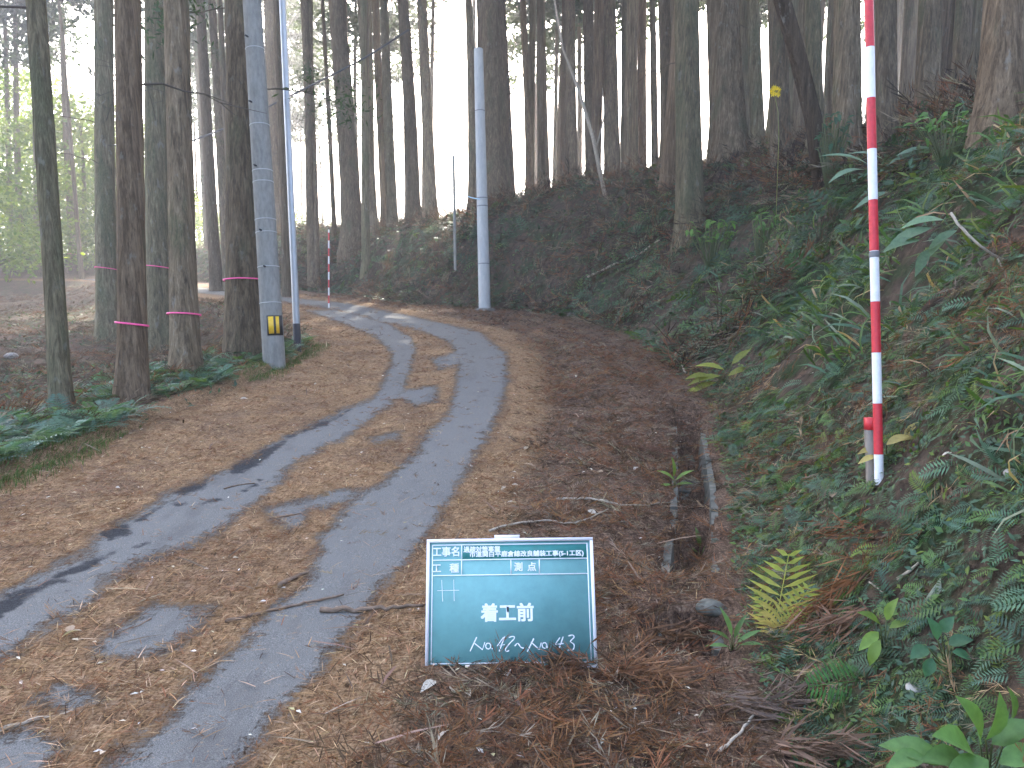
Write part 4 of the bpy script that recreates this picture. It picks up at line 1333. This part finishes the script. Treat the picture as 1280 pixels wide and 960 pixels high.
P, u, d_, r2 = road_litter(110000, 51, 8.5, 1.3)
ndl = np.array([[0, -.018, 0], [0, .018, 0], [.5, .024, .03], [.5, -.024, .03], [1, 0, .01]])
NEEDLE = (ndl, np.array([[0, 1, 2], [0, 2, 3], [3, 2, 4]]))
shoulder = (u > .12) & (d_ > -2.2)
ctan = palette(len(P), [(.31, .19, .10), (.20, .115, .06), (.44, .31, .19), B_RED, (.05, .03, .018)], [4, 4, 2, 2, 2.5])  # darkest tone paints the shadowed gaps among needles as colour
cdrk = palette(len(P), [B_RED, B_DARK, B_GREY, (.20, .115, .065), B_TAN, (.035, .022, .014)], [4, 3, 2, 2, 1.2, 3])  # shoulder mix, its darkest tone also stands for shade in gaps
cc = np.where((u > .35)[:, None], cdrk, ctan)
nr = np.tile([0, 0, 1.0], (len(P), 1))
# needles drift along the road
j_, _ = nearest(P[:, :2], CENT)
along = np.c_[-EDGE_L[j_][:, 1], EDGE_L[j_][:, 0], np.zeros(len(P))]
head = np.c_[-along[:, 0], -along[:, 1], along[:, 2]] * r2.choice([-1, 1], (len(P), 1)) * .7 + unit(r2.normal(size=P.shape)) * .8
me = scatter_mesh('needle_litter', [NEEDLE], P + [0, 0, .003], frames(nr, head, r2.uniform(-.05, .25, len(P))), r2.uniform(.03, .085, len(P)), cc)
o = link('needle_litter', me, M['dry']); tag(o, 'loose brown cedar needles strewn over the lane and shoulders', 'needles', kind='stuff')
P, u, d_, r2 = road_litter(32000, 52, 26, 1.2)
cc = np.where((u > .35)[:, None], palette(len(P), [B_RED, B_DARK, B_GREY, (.17, .095, .05), (.03, .018, .012)], [4, 4, 2, 2, 2]), palette(len(P), [(.27, .165, .095), (.18, .10, .06), (.36, .25, .155), B_RED], [4, 4, 1.2, 2]))  # darkest shoulder tone is gap shadow put into the spray colour
nr = np.tile([0, 0, 1.0], (len(P), 1))
far = np.hypot(P[:, 0], P[:, 1])
me = scatter_mesh('cedar_sprays', SPRIGS, P + [0, 0, .002], frames(nr, unit(r2.normal(size=P.shape)), r2.uniform(-.03, .10, len(P))), r2.uniform(.05, .15, len(P)) * (.85 + far / 18) * np.where(u > .3, 1.15, .8), cc)
o = link('fallen_cedar_sprays', me, M['dry']); tag(o, 'small fallen brown cedar sprays on the lane and shoulders', 'dead sprays', kind='stuff')

r2 = np.random.default_rng(99)
ok = np.where((TOE[:, 1] > .9) & (TOE[:, 1] < 13))[0]
w = 1 / np.maximum(TOE[ok, 1], 2) ** .8
i_ = r2.choice(ok, 5200, p=w / w.sum())
P = TOE[i_, :2] - TOE_N[i_] * (r2.uniform(.05, 2.0, len(i_)))[:, None] + r2.normal(0, .05, (len(i_), 2))
_, _, d_, _, dr_, sd_ = ground_fields(P[:, 0], P[:, 1])
k = (dr_ > .3) & (fbm(P[:, 0] * 2.1, P[:, 1] * 2.1, 91, 3) > .02)
P = np.c_[P, H(P[:, 0], P[:, 1])][k]
cover('shoulder_spray_clumps', 'raised clumps of red-brown cedar sprays on the right shoulder', 'dead sprays', SPRIGS, P, r2.uniform(.10, .24, len(P)),
      palette(len(P), [B_RED, B_DARK, (.22, .12, .06), B_GREY], [4, 3, 2, 1.5], r2=r2), (.0, .45), .0, 'dry', lift=.008, seed=15)

r2 = np.random.default_rng(123)
for nm, lb, nn, tm, sz, cs, mt in (('pale_leaf_flecks', 'tiny pale leaf fragments flecking the needle litter', 1500, [LEAF_N, LEAF], (.012, .032), [(.55, .5, .42), (.45, .38, .28), (.62, .6, .55), (.36, .3, .16)], 'dry'),
                               ('small_twigs', 'short thin twigs scattered over lane and shoulders', 900, [NEEDLE], (.08, .26), [(.10, .07, .05), (.26, .2, .145), (.16, .11, .08)], 'dry')):
    idx = np.where((CENT[:, 1] < 18) & (CENT[:, 1] > .5))[0]
    w = 1 / np.maximum(CENT[idx, 1], 2.5)
    i_ = r2.choice(idx, nn, p=w / w.sum())
    P = CENT[i_] + EDGE_L[i_] * r2.uniform(-ROADW / 2 - 2.4, ROADW / 2 + .8, nn)[:, None]
    _, _, d_, _, dr_, _ = ground_fields(P[:, 0], P[:, 1])
    m_, _ = bare_field(P[:, 0], P[:, 1])
    k = (d_ < .0) & ((dr_ > .0) | (m_ < .0) | (r2.uniform(size=nn) < .15))
    P = np.c_[P, HS(P[:, 0], P[:, 1]) + .012][k]
    sc3 = r2.uniform(sz[0], sz[1], len(P)) * (.9 + P[:, 1] * .04)
    me = scatter_mesh(nm, tm, P, frames(np.tile([0, 0, 1.0], (len(P), 1)), unit(r2.normal(size=P.shape)), r2.uniform(-.15, .3, len(P))), sc3, palette(len(P), cs, [1] * len(cs), r2=r2))
    tag(link(nm, me, M[mt]), lb, 'litter', kind='stuff')

# ------------------------------------------------------------------ single plants, sticks, leaves, stones
def leaf_mesh(c, w=.45, curl=.12, n=6, tipc=None):
    t = np.linspace(0, 1, n)
    prof = np.sin(np.pi * t ** .8) ** .9 * w / 2; prof[0] = .012; prof[-1] = .004
    z = curl * np.sin(t * 2.6) - curl * t
    rows = [np.stack([t, s * prof, z + abs(s) * prof * .35], 1) for s in (-1, 0, 1)]
    V = np.stack(rows, 1).reshape(-1, 3)
    q = grid_faces(n, 3)
    tri = np.vstack([q[:, [0, 1, 2]], q[:, [0, 2, 3]]])
    cc = np.tile(np.array(c, float), (len(V), 1))
    if tipc is not None: cc = cc * (1 - t.repeat(3)[:, None]) + np.array(tipc) * t.repeat(3)[:, None]
    return np_mesh('leaf', V, tri, cc, True)
LM = {}
def leaf_data(c, w):
    k = (c, w)
    if k not in LM:
        LM[k] = leaf_mesh(c, w); LM[k].materials.append(M['leaf'])
    return LM[k]
def plant(name, label, cat, base, leaves, c, w=.45, off=-.06, stem=True, group=None, seed=0, zc=None):
    """base pixel on the ground; leaves: pixel of the leaf stalk end, length in pixels, angle in the picture (degrees)"""
    r2 = random.Random(seed + len(leaves))
    p = hit(*base) if zc is None else at_depth(base[0], base[1], zc)
    zc = (p - CAM) @ FW
    root = empty(name, p)
    for (lx, ly, ln, ang) in leaves:
        z = zc + off + r2.uniform(-.05, .04)
        q = unproject(lx, ly, z); a = math.radians(ang)
        x = Vector(RT * math.cos(a) + UP * math.sin(a) - FW * r2.uniform(-.25, .45)).normalized()
        nn = Vector(-FW * .55 + UP * .8 + RT * r2.uniform(-.4, .4)); y = nn.cross(x).normalized(); zz = x.cross(y)
        L = ln / F * z
        col_ = tuple(round(v * k, 3) for v, k in zip(c, (r2.choice((.8, 1, 1.2)),) * 3))
        o = link('leaf', leaf_data(col_, w), None, root)
        o.matrix_local = Matrix.LocRotScale(Vector(q - p), Matrix((x, y, zz)).transposed().to_quaternion(), Vector((L, L, L)))
        if stem:
            m = (q - p) * .5 + np.array([0, 0, .02])
            V, Fq = tube(resample(catmull(np.array([[0, 0, -.01], m, q - p]), .05), .04), max(.0022, .0006 * zc), 4)
            link('stalk', np_mesh('stalk', V, Fq, np.tile([[.10, .12, .045]], (len(V), 1))), M['leaf'], root)
    return tag(root, label, cat, group)
plant('broadleaf_shrub', 'broad-leaved bright green shrub in the bottom right corner', 'shrub', (1235, 985),
      [(1205, 948, 62, 176), (1215, 940, 80, 150), (1225, 930, 78, 118), (1232, 925, 66, 78), (1240, 930, 62, 40), (1235, 950, 70, 200), (1250, 955, 60, 15), (1180, 955, 78, 165), (1190, 970, 60, 205), (1262, 905, 50, 95), (1222, 965, 60, 250), (1155, 945, 52, 190)], (.10, .20, .055), .5, -.12)
plant('bramble_seedling', 'dark green seedling with rounded leaflets on the lower right bank', 'seedling', (1185, 835),
      [(1160, 810, 30, 200), (1172, 800, 30, 110), (1185, 806, 30, 20), (1165, 822, 26, 250), (1190, 815, 26, -20), (1176, 790, 26, 60)], (.05, .13, .06), .62, -.05)
plant('yellow_green_seedling', 'light green leafy seedling beside the brown spray heap', 'seedling', (1105, 812),
      [(1098, 790, 36, 215), (1100, 780, 34, 150), (1108, 775, 34, 75), (1112, 785, 30, 20), (1100, 800, 36, 250)], (.15, .24, .045), .42, -.05)
plant('roadside_sprout', 'small lime green sprout on the shoulder by the drain', 'sprout', (843, 612),
      [(843, 600, 28, 150), (842, 596, 26, 95), (845, 600, 26, 35), (845, 606, 22, 5), (840, 606, 22, 190)], (.15, .24, .05), .24, -.02)
plant('drain_sprout', 'pale green sprout hanging over the drain edge', 'sprout', (873, 700),
      [(875, 684, 26, 100), (878, 690, 26, 40), (872, 690, 22, 160), (880, 698, 22, -60)], (.13, .20, .05), .24, -.02)
plant('drain_grass', 'tuft of green grass below the yellow fern', 'grass tuft', (915, 815),
      [(912, 800, 34, 150), (915, 795, 38, 110), (918, 798, 38, 70), (922, 803, 34, 30), (910, 808, 30, 175), (926, 806, 28, 8)], (.09, .17, .05), .2, -.02)
plant('hanging_leaf_sprig', 'large pale green leaves hanging beside the tall pole', 'sprig', (1205, 275),
      [(1196, 288, 42, 215), (1185, 292, 40, 232), (1165, 285, 62, 205), (1150, 300, 50, 196), (1160, 312, 40, 240), (1200, 300, 40, -60), (1180, 275, 52, 188)], (.13, .22, .12), .34, -.35)
plant('hanging_leaf_sprig', 'long silvery green leaves across the pole at mid height', 'sprig', (1130, 215),
      [(1080, 212, 62, 200), (1085, 205, 60, 165), (1120, 195, 52, 10), (1105, 200, 48, 170), (1140, 200, 52, -5), (1110, 240, 50, 205), (1160, 190, 52, 195), (1195, 205, 60, 185)], (.15, .23, .15), .2, -.35)
def bush(name, label, cat, cx, cy, w, h, n, c, zc, wd=.45, leaf=.13, seed=0):
    """small-leaved bush: leaves spread over an oval of pixels at its depth, standing on the ground below"""
    r2 = random.Random(seed)
    lv = []
    for k in range(n):
        a = r2.uniform(0, 6.28); q = math.sqrt(r2.uniform(0.02, 1))
        lv.append((cx + w * q * math.cos(a), cy + h * q * math.sin(a), r2.uniform(.7, 1.2) * leaf * F / zc, r2.uniform(150, 390)))
    g = at_depth(cx, cy, zc); _, gy_, _ = project(g[None])
    dy = min(0, 0) if gy_[0] < cy + h + 40 else (gy_[0] - (cy + h + 40))      # keep it close above the ground it grows from
    plant(name, label, cat, (cx, cy), [(a, b + dy, L, t) for a, b, L, t in lv], c, wd, 0, zc=zc, seed=seed)
bush('leafy_bush', 'bright green leafy bush beside the big slope cedar', 'bush', 892, 245, 34, 16, 46, (.11, .22, .04), 13.5, seed=1)
bush('leafy_bush', 'fresh green bush high on the bank near the right edge', 'bush', 1190, 92, 48, 24, 52, (.10, .22, .04), 7.6, .42, .10, seed=2)
bush('leafy_bush', 'small green bush left of the yellow flower stalk', 'bush', 955, 192, 18, 18, 34, (.10, .20, .05), 11.5, .36, .11, seed=3)
bush('evergreen_shrub', 'dark glossy evergreen shrub between the leaning trunk and the tall pole', 'shrub', 1042, 80, 24, 34, 52, (.045, .10, .05), 11.0, .45, .11, seed=4)
plant('yellowing_fern', 'yellow-tipped drooping frond at the drain mouth', 'fern', (905, 478),
      [(900, 470, 42, 195), (905, 462, 36, 170), (895, 478, 40, 205), (910, 470, 34, 20), (888, 470, 34, 185), (915, 455, 30, 40), (880, 485, 30, 200)], (.22, .24, .04), .3, -.06)
plant('withered_sprig', 'yellow withered leaves in front of the tall pole foot', 'sprig', (1108, 575),
      [(1100, 562, 34, 186), (1108, 556, 36, 20), (1120, 552, 34, 15), (1130, 545, 26, 45), (1095, 570, 26, 200), (1112, 600, 26, 260)], (.36, .30, .10), .34, -.08)

def fern_thing(name, label, base, fronds, c, n=11, group=None, tip=None):
    p = hit(*base); zc = (p - CAM) @ FW
    root = empty(name, p)
    for (tx, ty, wd, fwd) in fronds:
        q = unproject(tx, ty, zc + fwd) - p
        L = np.linalg.norm(q); x = q / L
        side_ = np.cross(UP * .3 - FW, x); side_ /= np.linalg.norm(side_)
        nn = np.cross(x, side_)
        tv, tf = frond_tmpl(n, wd, .0, .0, int(tx))
        Rm = np.stack([x, side_, nn], 1)
        V = (tv * L) @ Rm.T
        cc = np.tile(np.array(c), (len(V), 1)) * rng.uniform(.85, 1.15, (len(V), 1))
        if tip is not None:
            f = np.clip(1 - tv[:, :1] * 1.3, 0, 1); cc = cc * (1 - f) + np.array(tip) * f
        link('frond', np_mesh('frond', V, tf, cc), M['leaf'], root)
    return tag(root, label, 'fern', group)
fern_thing('yellow_fern', 'pale yellow-green fern with withered lower leaflets beside the drain', (966, 796), [(986, 692, .36, -.12), (1012, 735, .30, -.15), (948, 740, .26, -.05), (1004, 765, .3, -.15)], (.30, .36, .10), 10, None, (.55, .42, .16))
fern_thing('green_fern', 'flat green fern frond on the brown sprays at the bottom right', (1078, 850), [(1010, 858, .34, -.10), (1060, 832, .2, -.05)], (.07, .18, .06), 12)
fern_thing('green_fern', 'bright green fern frond at the bottom edge, right', (1070, 925), [(1128, 922, .28, -.08), (1100, 905, .2, -.06)], (.08, .20, .07), 12)
fern_thing('green_fern', 'light green fern right of the drain, level with the blackboard top', (985, 620), [(1012, 596, .3, -.1), (972, 600, .3, -.05), (1004, 628, .3, -.1)], (.08, .16, .05), 11)
# dead cedar sprays, larger ones
def big_spray(label, a, b, seed, c=(.19, .085, .04), wide=.5):
    r2 = np.random.default_rng(seed)
    pa, pb = hit(*a), hit(*b)
    ax = pb - pa; L = np.linalg.norm(ax); x = ax / L
    up_ = np.array([-.35, -.25, .9]); y = np.cross(up_, x); y /= np.linalg.norm(y); zz = np.cross(x, y)
    n = 150
    s = r2.uniform(0, 1, n)
    P = np.stack([s * L * .9, r2.normal(0, .035, n) * L * 2 * (1 - s * .6), np.abs(r2.normal(0, .04, n)) + .01], 1)
    D = np.stack([r2.uniform(.5, 1.2, n), r2.normal(0, wide, n), r2.uniform(-.25, .3, n)], 1)
    V, Fc = blades(P, D, r2.uniform(.05, .15, n), r2.uniform(.004, .009, n), r2)
    st_v, st_f = tube(np.stack([np.linspace(0, L, 8), .02 * np.sin(np.linspace(0, 4, 8)), np.full(8, .025)], 1), np.linspace(.005, .002, 8), 5)
    cc = np.repeat(np.array(c) * r2.uniform(.6, 1.4, (n, 1)), 4, 0)
    Vv = np.vstack([V, st_v]); Ff = np.vstack([Fc, st_f + len(V)]); cc = np.vstack([cc, np.tile([[.12, .07, .045]], (len(st_v), 1))])
    o = link('dead_cedar_spray', np_mesh('dead_cedar_spray', Vv @ np.stack([x, y, zz], 1).T + pa, Ff, cc), M['dry'])
    tag(o, label, 'dead spray', 'large dead cedar sprays')
big_spray('rust-brown dead cedar spray lying below the yellow fern', (1095, 715), (1000, 790), 1)
big_spray('rust-brown spray on the right slope under the tall pole', (1110, 680), (1030, 672), 2, (.16, .075, .04))
big_spray('brown spray with bare twigs right of the rust heap', (1100, 775), (1020, 800), 3, (.17, .10, .065))
big_spray('brown spray poking up before the blackboard lower right corner', (745, 850), (700, 838), 4, (.15, .085, .055))
big_spray('long brown spray right of the blackboard foot', (752, 845), (850, 862), 5, (.19, .10, .055))
big_spray('grey-brown spray fan at the bottom edge right of the drain', (900, 900), (1010, 885), 6, (.16, .115, .09))
big_spray('brown spray pile at the bottom edge below the green frond', (960, 950), (1070, 945), 7, (.18, .115, .08))
big_spray('brown spray hanging on the bank below the large pale leaves', (1238, 310), (1190, 400), 8, (.14, .11, .09))
big_spray('brown spray fallen across the drain beside the board', (800, 815), (880, 800), 9, (.15, .085, .05))
big_spray('dark red-brown spray left of the drain mouth', (760, 560), (840, 575), 10, (.12, .06, .042))

def stick(label, pts, r, mat='stick', lift=0.0, name='fallen_stick', ends=.5, free=None):
    if free is None: P = np.array([hit(*q) for q in pts])
    else: P = np.array([unproject(q[0], q[1], z) for q, z in zip(pts, free)])
    P[:, 2] += r + lift
    P = resample(catmull(P, .05), max(.02, np.linalg.norm(P[-1] - P[0]) / 24)) if len(P) > 2 else resample(P, max(.02, np.linalg.norm(P[-1] - P[0]) / 10))
    P += rng.normal(0, r * .25, P.shape)
    V, Fq = tube(P, np.linspace(r, r * ends, len(P)), 7, True, .15, len(P))
    o = link(name, np_mesh(name, V, Fq, None, True), M[mat]); return tag(o, label, 'stick')
stick('brown stick running from the lane to the blackboard left edge', [(402, 768), (460, 768), (530, 762)], .012, 'stick', .008)
stick('long thin forked-looking twig left of the board stick', [(282, 782), (350, 765), (430, 748)], .008, 'stick', .008)
stick('short thick stick at the needle edge in mid lane', [(349, 737), (366, 728), (386, 720)], .013, 'stick', .006)
stick('pale stick lying in the bottom left corner', [(-12, 920), (40, 905), (92, 892)], .009, 'pale_stick')
stick('short twig on the bare asphalt patch at left', [(153, 795), (172, 785), (190, 774)], .006)
stick('thin twig across the bare patch in mid lane', [(336, 649), (360, 646), (384, 641)], .006)
stick('thin dark twig on the left wheel track', [(280, 612), (300, 607), (318, 605)], .006)
stick('long thin pale twig behind the blackboard', [(612, 668), (640, 660), (680, 655), (720, 658), (760, 640)], .007, 'pale_stick', .012)
stick('pale twig parallel to the drain beyond the board', [(695, 627), (740, 628), (790, 636), (848, 630)], .007, 'pale_stick', .012)
stick('curved pale stick standing at the drain mouth', [(856, 470), (851, 455), (853, 438), (858, 424)], .012, 'pale_stick', .03)
stick('grey fallen branch lying across the far bank', [(735, 352), (765, 338), (795, 326), (824, 306)], .028, 'pale_stick', .08)
stick('twig on the shoulder left of the drain sprout', [(655, 560), (640, 566), (634, 574)], .006)
stick('thin pale twig crossing the slope below the yellow fern', [(888, 735), (925, 738), (955, 733)], .004, 'pale_stick')
stick('short bleached stick on the lower right bank', [(1122, 735), (1135, 722), (1147, 714)], .007, 'pale_stick', .02)
stick('straight straw-coloured stalk beside the pale blade on the bank', [(1085, 735), (1110, 755), (1135, 785)], .003, 'pale_stick', .02)
stick('pale dead stalk lying above the bottom edge near the drain', [(900, 950), (925, 925), (945, 900)], .006, 'pale_stick', .02)
stick('thin twig at the left lane edge in the lower left', [(20, 965), (50, 945), (65, 910)], .005)
pz = (hit(1240, 330) - CAM) @ FW
stick('pale arching stem with a side shoot at the right edge', [(1188, 268), (1212, 298), (1245, 322), (1285, 335)], .007, 'pale_stick', 0, 'arching_stem', .8, [pz - .15, pz - .22, pz - .2, pz - .05])
stick('thin shoot dropping from the arching stem at the right edge', [(1246, 323), (1262, 355), (1282, 395)], .004, 'pale_stick', 0, 'arching_stem', .6, [pz - .2, pz - .18, pz - .05])

# pale fallen leaves
FL = []
for k in range(4):
    FL.append(leaf_mesh([(.42, .36, .27), (.52, .48, .40), (.34, .25, .17), (.46, .42, .36)][k], [.5, .42, .6, .35][k], [.08, .14, .06, .16][k]))
    FL[-1].materials.append(M['dry'])
fl_px = [(572, 872), (584, 868), (560, 883), (633, 852), (690, 905), (545, 855), (558, 912), (548, 930), (700, 790), (740, 590), (754, 592), (806, 519), (770, 528), (735, 640), (748, 642), (650, 610), (640, 618), (632, 610), (690, 575),
         (705, 500), (690, 490), (720, 470), (668, 585), (792, 590), (660, 560), (430, 442), (385, 490), (395, 480), (372, 500), (180, 562), (170, 560), (144, 612), (250, 555), (78, 800), (88, 795), (300, 500), (700, 412), (730, 430), (680, 420), (646, 632),
         (1150, 745), (1190, 570), (1040, 625), (975, 640), (990, 655), (1012, 470), (1030, 300), (1130, 390)]
for k, (a, b) in enumerate(fl_px):
    p = hit(a, b); zc = (p - CAM) @ FW
    o = link('fallen_leaf', FL[k % 4]); L = rng.uniform(.035, .075) * (1 + zc * .02)
    o.location = p + np.array([0, 0, .012]); o.rotation_euler = (rng.uniform(-.4, .4), rng.uniform(-.4, .4), rng.uniform(0, 6.28)); o.scale = (L, L, L)
    tag(o, 'small pale dry leaf lying curled among the brown litter', 'leaf', 'pale fallen leaves')
# the long bleached blade on the right bank
p = hit(1143, 770); zc = (p - CAM) @ FW
o = link('bleached_leaf', leaf_mesh((.42, .44, .34), .30, .15), M['dry'])
x = Vector(UP * .9 + RT * .25 - FW * .3).normalized(); y = Vector(RT).cross(x).cross(x).normalized() * -1
o.matrix_world = Matrix.LocRotScale(Vector(p - FW * .03), Matrix((x, Vector(x).cross(Vector(-FW)).normalized() * -1, -Vector(FW))).transposed().to_quaternion(), Vector((.14, .14, .14)))
tag(o, 'long bleached grey-green leaf hanging on the lower right bank', 'leaf')

# stones
def stone(label, px, py, wpx, seed, mat='stone', flat=.6):
    r2 = np.random.default_rng(seed)
    p = hit(px, py); zc = (p - CAM) @ FW; r = wpx / 2 / F * zc
    th = np.linspace(0, np.pi, 8); ph = np.linspace(0, 2 * np.pi, 11)[:-1]
    dv = r2.normal(size=(6, 3)); dv /= np.linalg.norm(dv, axis=1)[:, None]
    V = np.array([[math.sin(t) * math.cos(f), math.sin(t) * math.sin(f), math.cos(t)] for t in th for f in ph])
    for d3 in dv:
        q = V @ d3; V = V - np.outer(np.maximum(q - .72, 0), d3) * .9
    V = V * r * np.array([1, .8, flat]) * (1 + r2.normal(0, .03, (len(V), 1)))
    o = link('stone', np_mesh('stone', V, grid_faces(8, 10, True)[:, ::-1], None, False), M[mat]); o.location = p + np.array([0, 0, r * flat * .4]); o.rotation_euler = (0, 0, r2.uniform(0, 6))
    return tag(o, label, 'stone')
stone('pale flat stone among leaves low on the right bank', 1144, 862, 30, 1, 'stone', .35)
stone('grey mossy stone in the drain left of the yellow fern', 890, 765, 44, 2, 'drain', .5)
stone('small grey stone on the far shoulder beside the bank foot', 714, 396, 14, 3)
stone('pale stone set in the right bank below the thick cedar', 1268, 596, 28, 4)
stone('white pebble on the lower right bank', 1145, 784, 9, 5, 'white')
stone('pale grey stone on the dark floor inside the bend', 134, 470, 11, 6)
stone('dull rounded stone at the foot of the slim mossy cedar', 14, 448, 18, 7, 'stone')
stone('small round greenish stone near the bottom edge right', 1085, 935, 16, 8)

# yellow flower stalk on the crest
p = at_depth(975, 158, 12.5); zc = (p - CAM) @ FW
fl = empty('yellow_flower', p)
P = np.vstack([p[None], np.array([unproject(a, b, zc) for a, b in ((974, 152), (972, 140), (970, 128), (968, 118))])]) - p
V, Fq = tube(resample(catmull(P, .05), .05), .006, 5)
link('stem', np_mesh('stem', V, Fq, np.tile([[.22, .24, .08]], (len(V), 1))), M['leaf'], fl)
for dx, dy in ((-5, -3), (0, -6), (5, -4), (-2, 1), (4, 2)):
    q = unproject(968 + dx, 116 + dy, zc - .03) - p
    a = np.linspace(0, 2 * np.pi, 10, endpoint=False)
    Pp = np.tile(q, (10, 1)); D = np.cos(a)[:, None] * RT + np.sin(a)[:, None] * (UP * .8 - FW * .3)
    V, Fc = blades(Pp, D, np.full(10, 4.5 / F * zc), np.full(10, 2.0 / F * zc), rng)
    link('flower_head', np_mesh('flower_head', V, Fc, np.tile([[.75, .60, .03]], (len(V), 1))), M['leaf'], fl)
tag(fl, 'tall stalk with yellow daisy-like flower heads on the bank crest', 'flower')

# ------------------------------------------------------------------ thin scattering volume, added to imitate lens glare between the trunks
m, nt, o_ = new_mat('glare_haze'); n = N(nt)
pv = n('ShaderNodeVolumePrincipled', ins={'Color': (.95, .96, 1.0, 1), 'Density': .0038, 'Anisotropy': .55})
nt.links.new(pv.outputs[0], o_.inputs['Volume'])
zlo = float(V_GROUND_MIN) - 1.0
o = link('glare_haze', np_mesh('glare_haze', *box(-480, 480, -120, 700, zlo, 50)), m)
tag(o, 'thin pale veil added between the trunks to imitate lens glare', 'glare_haze', kind='stuff')
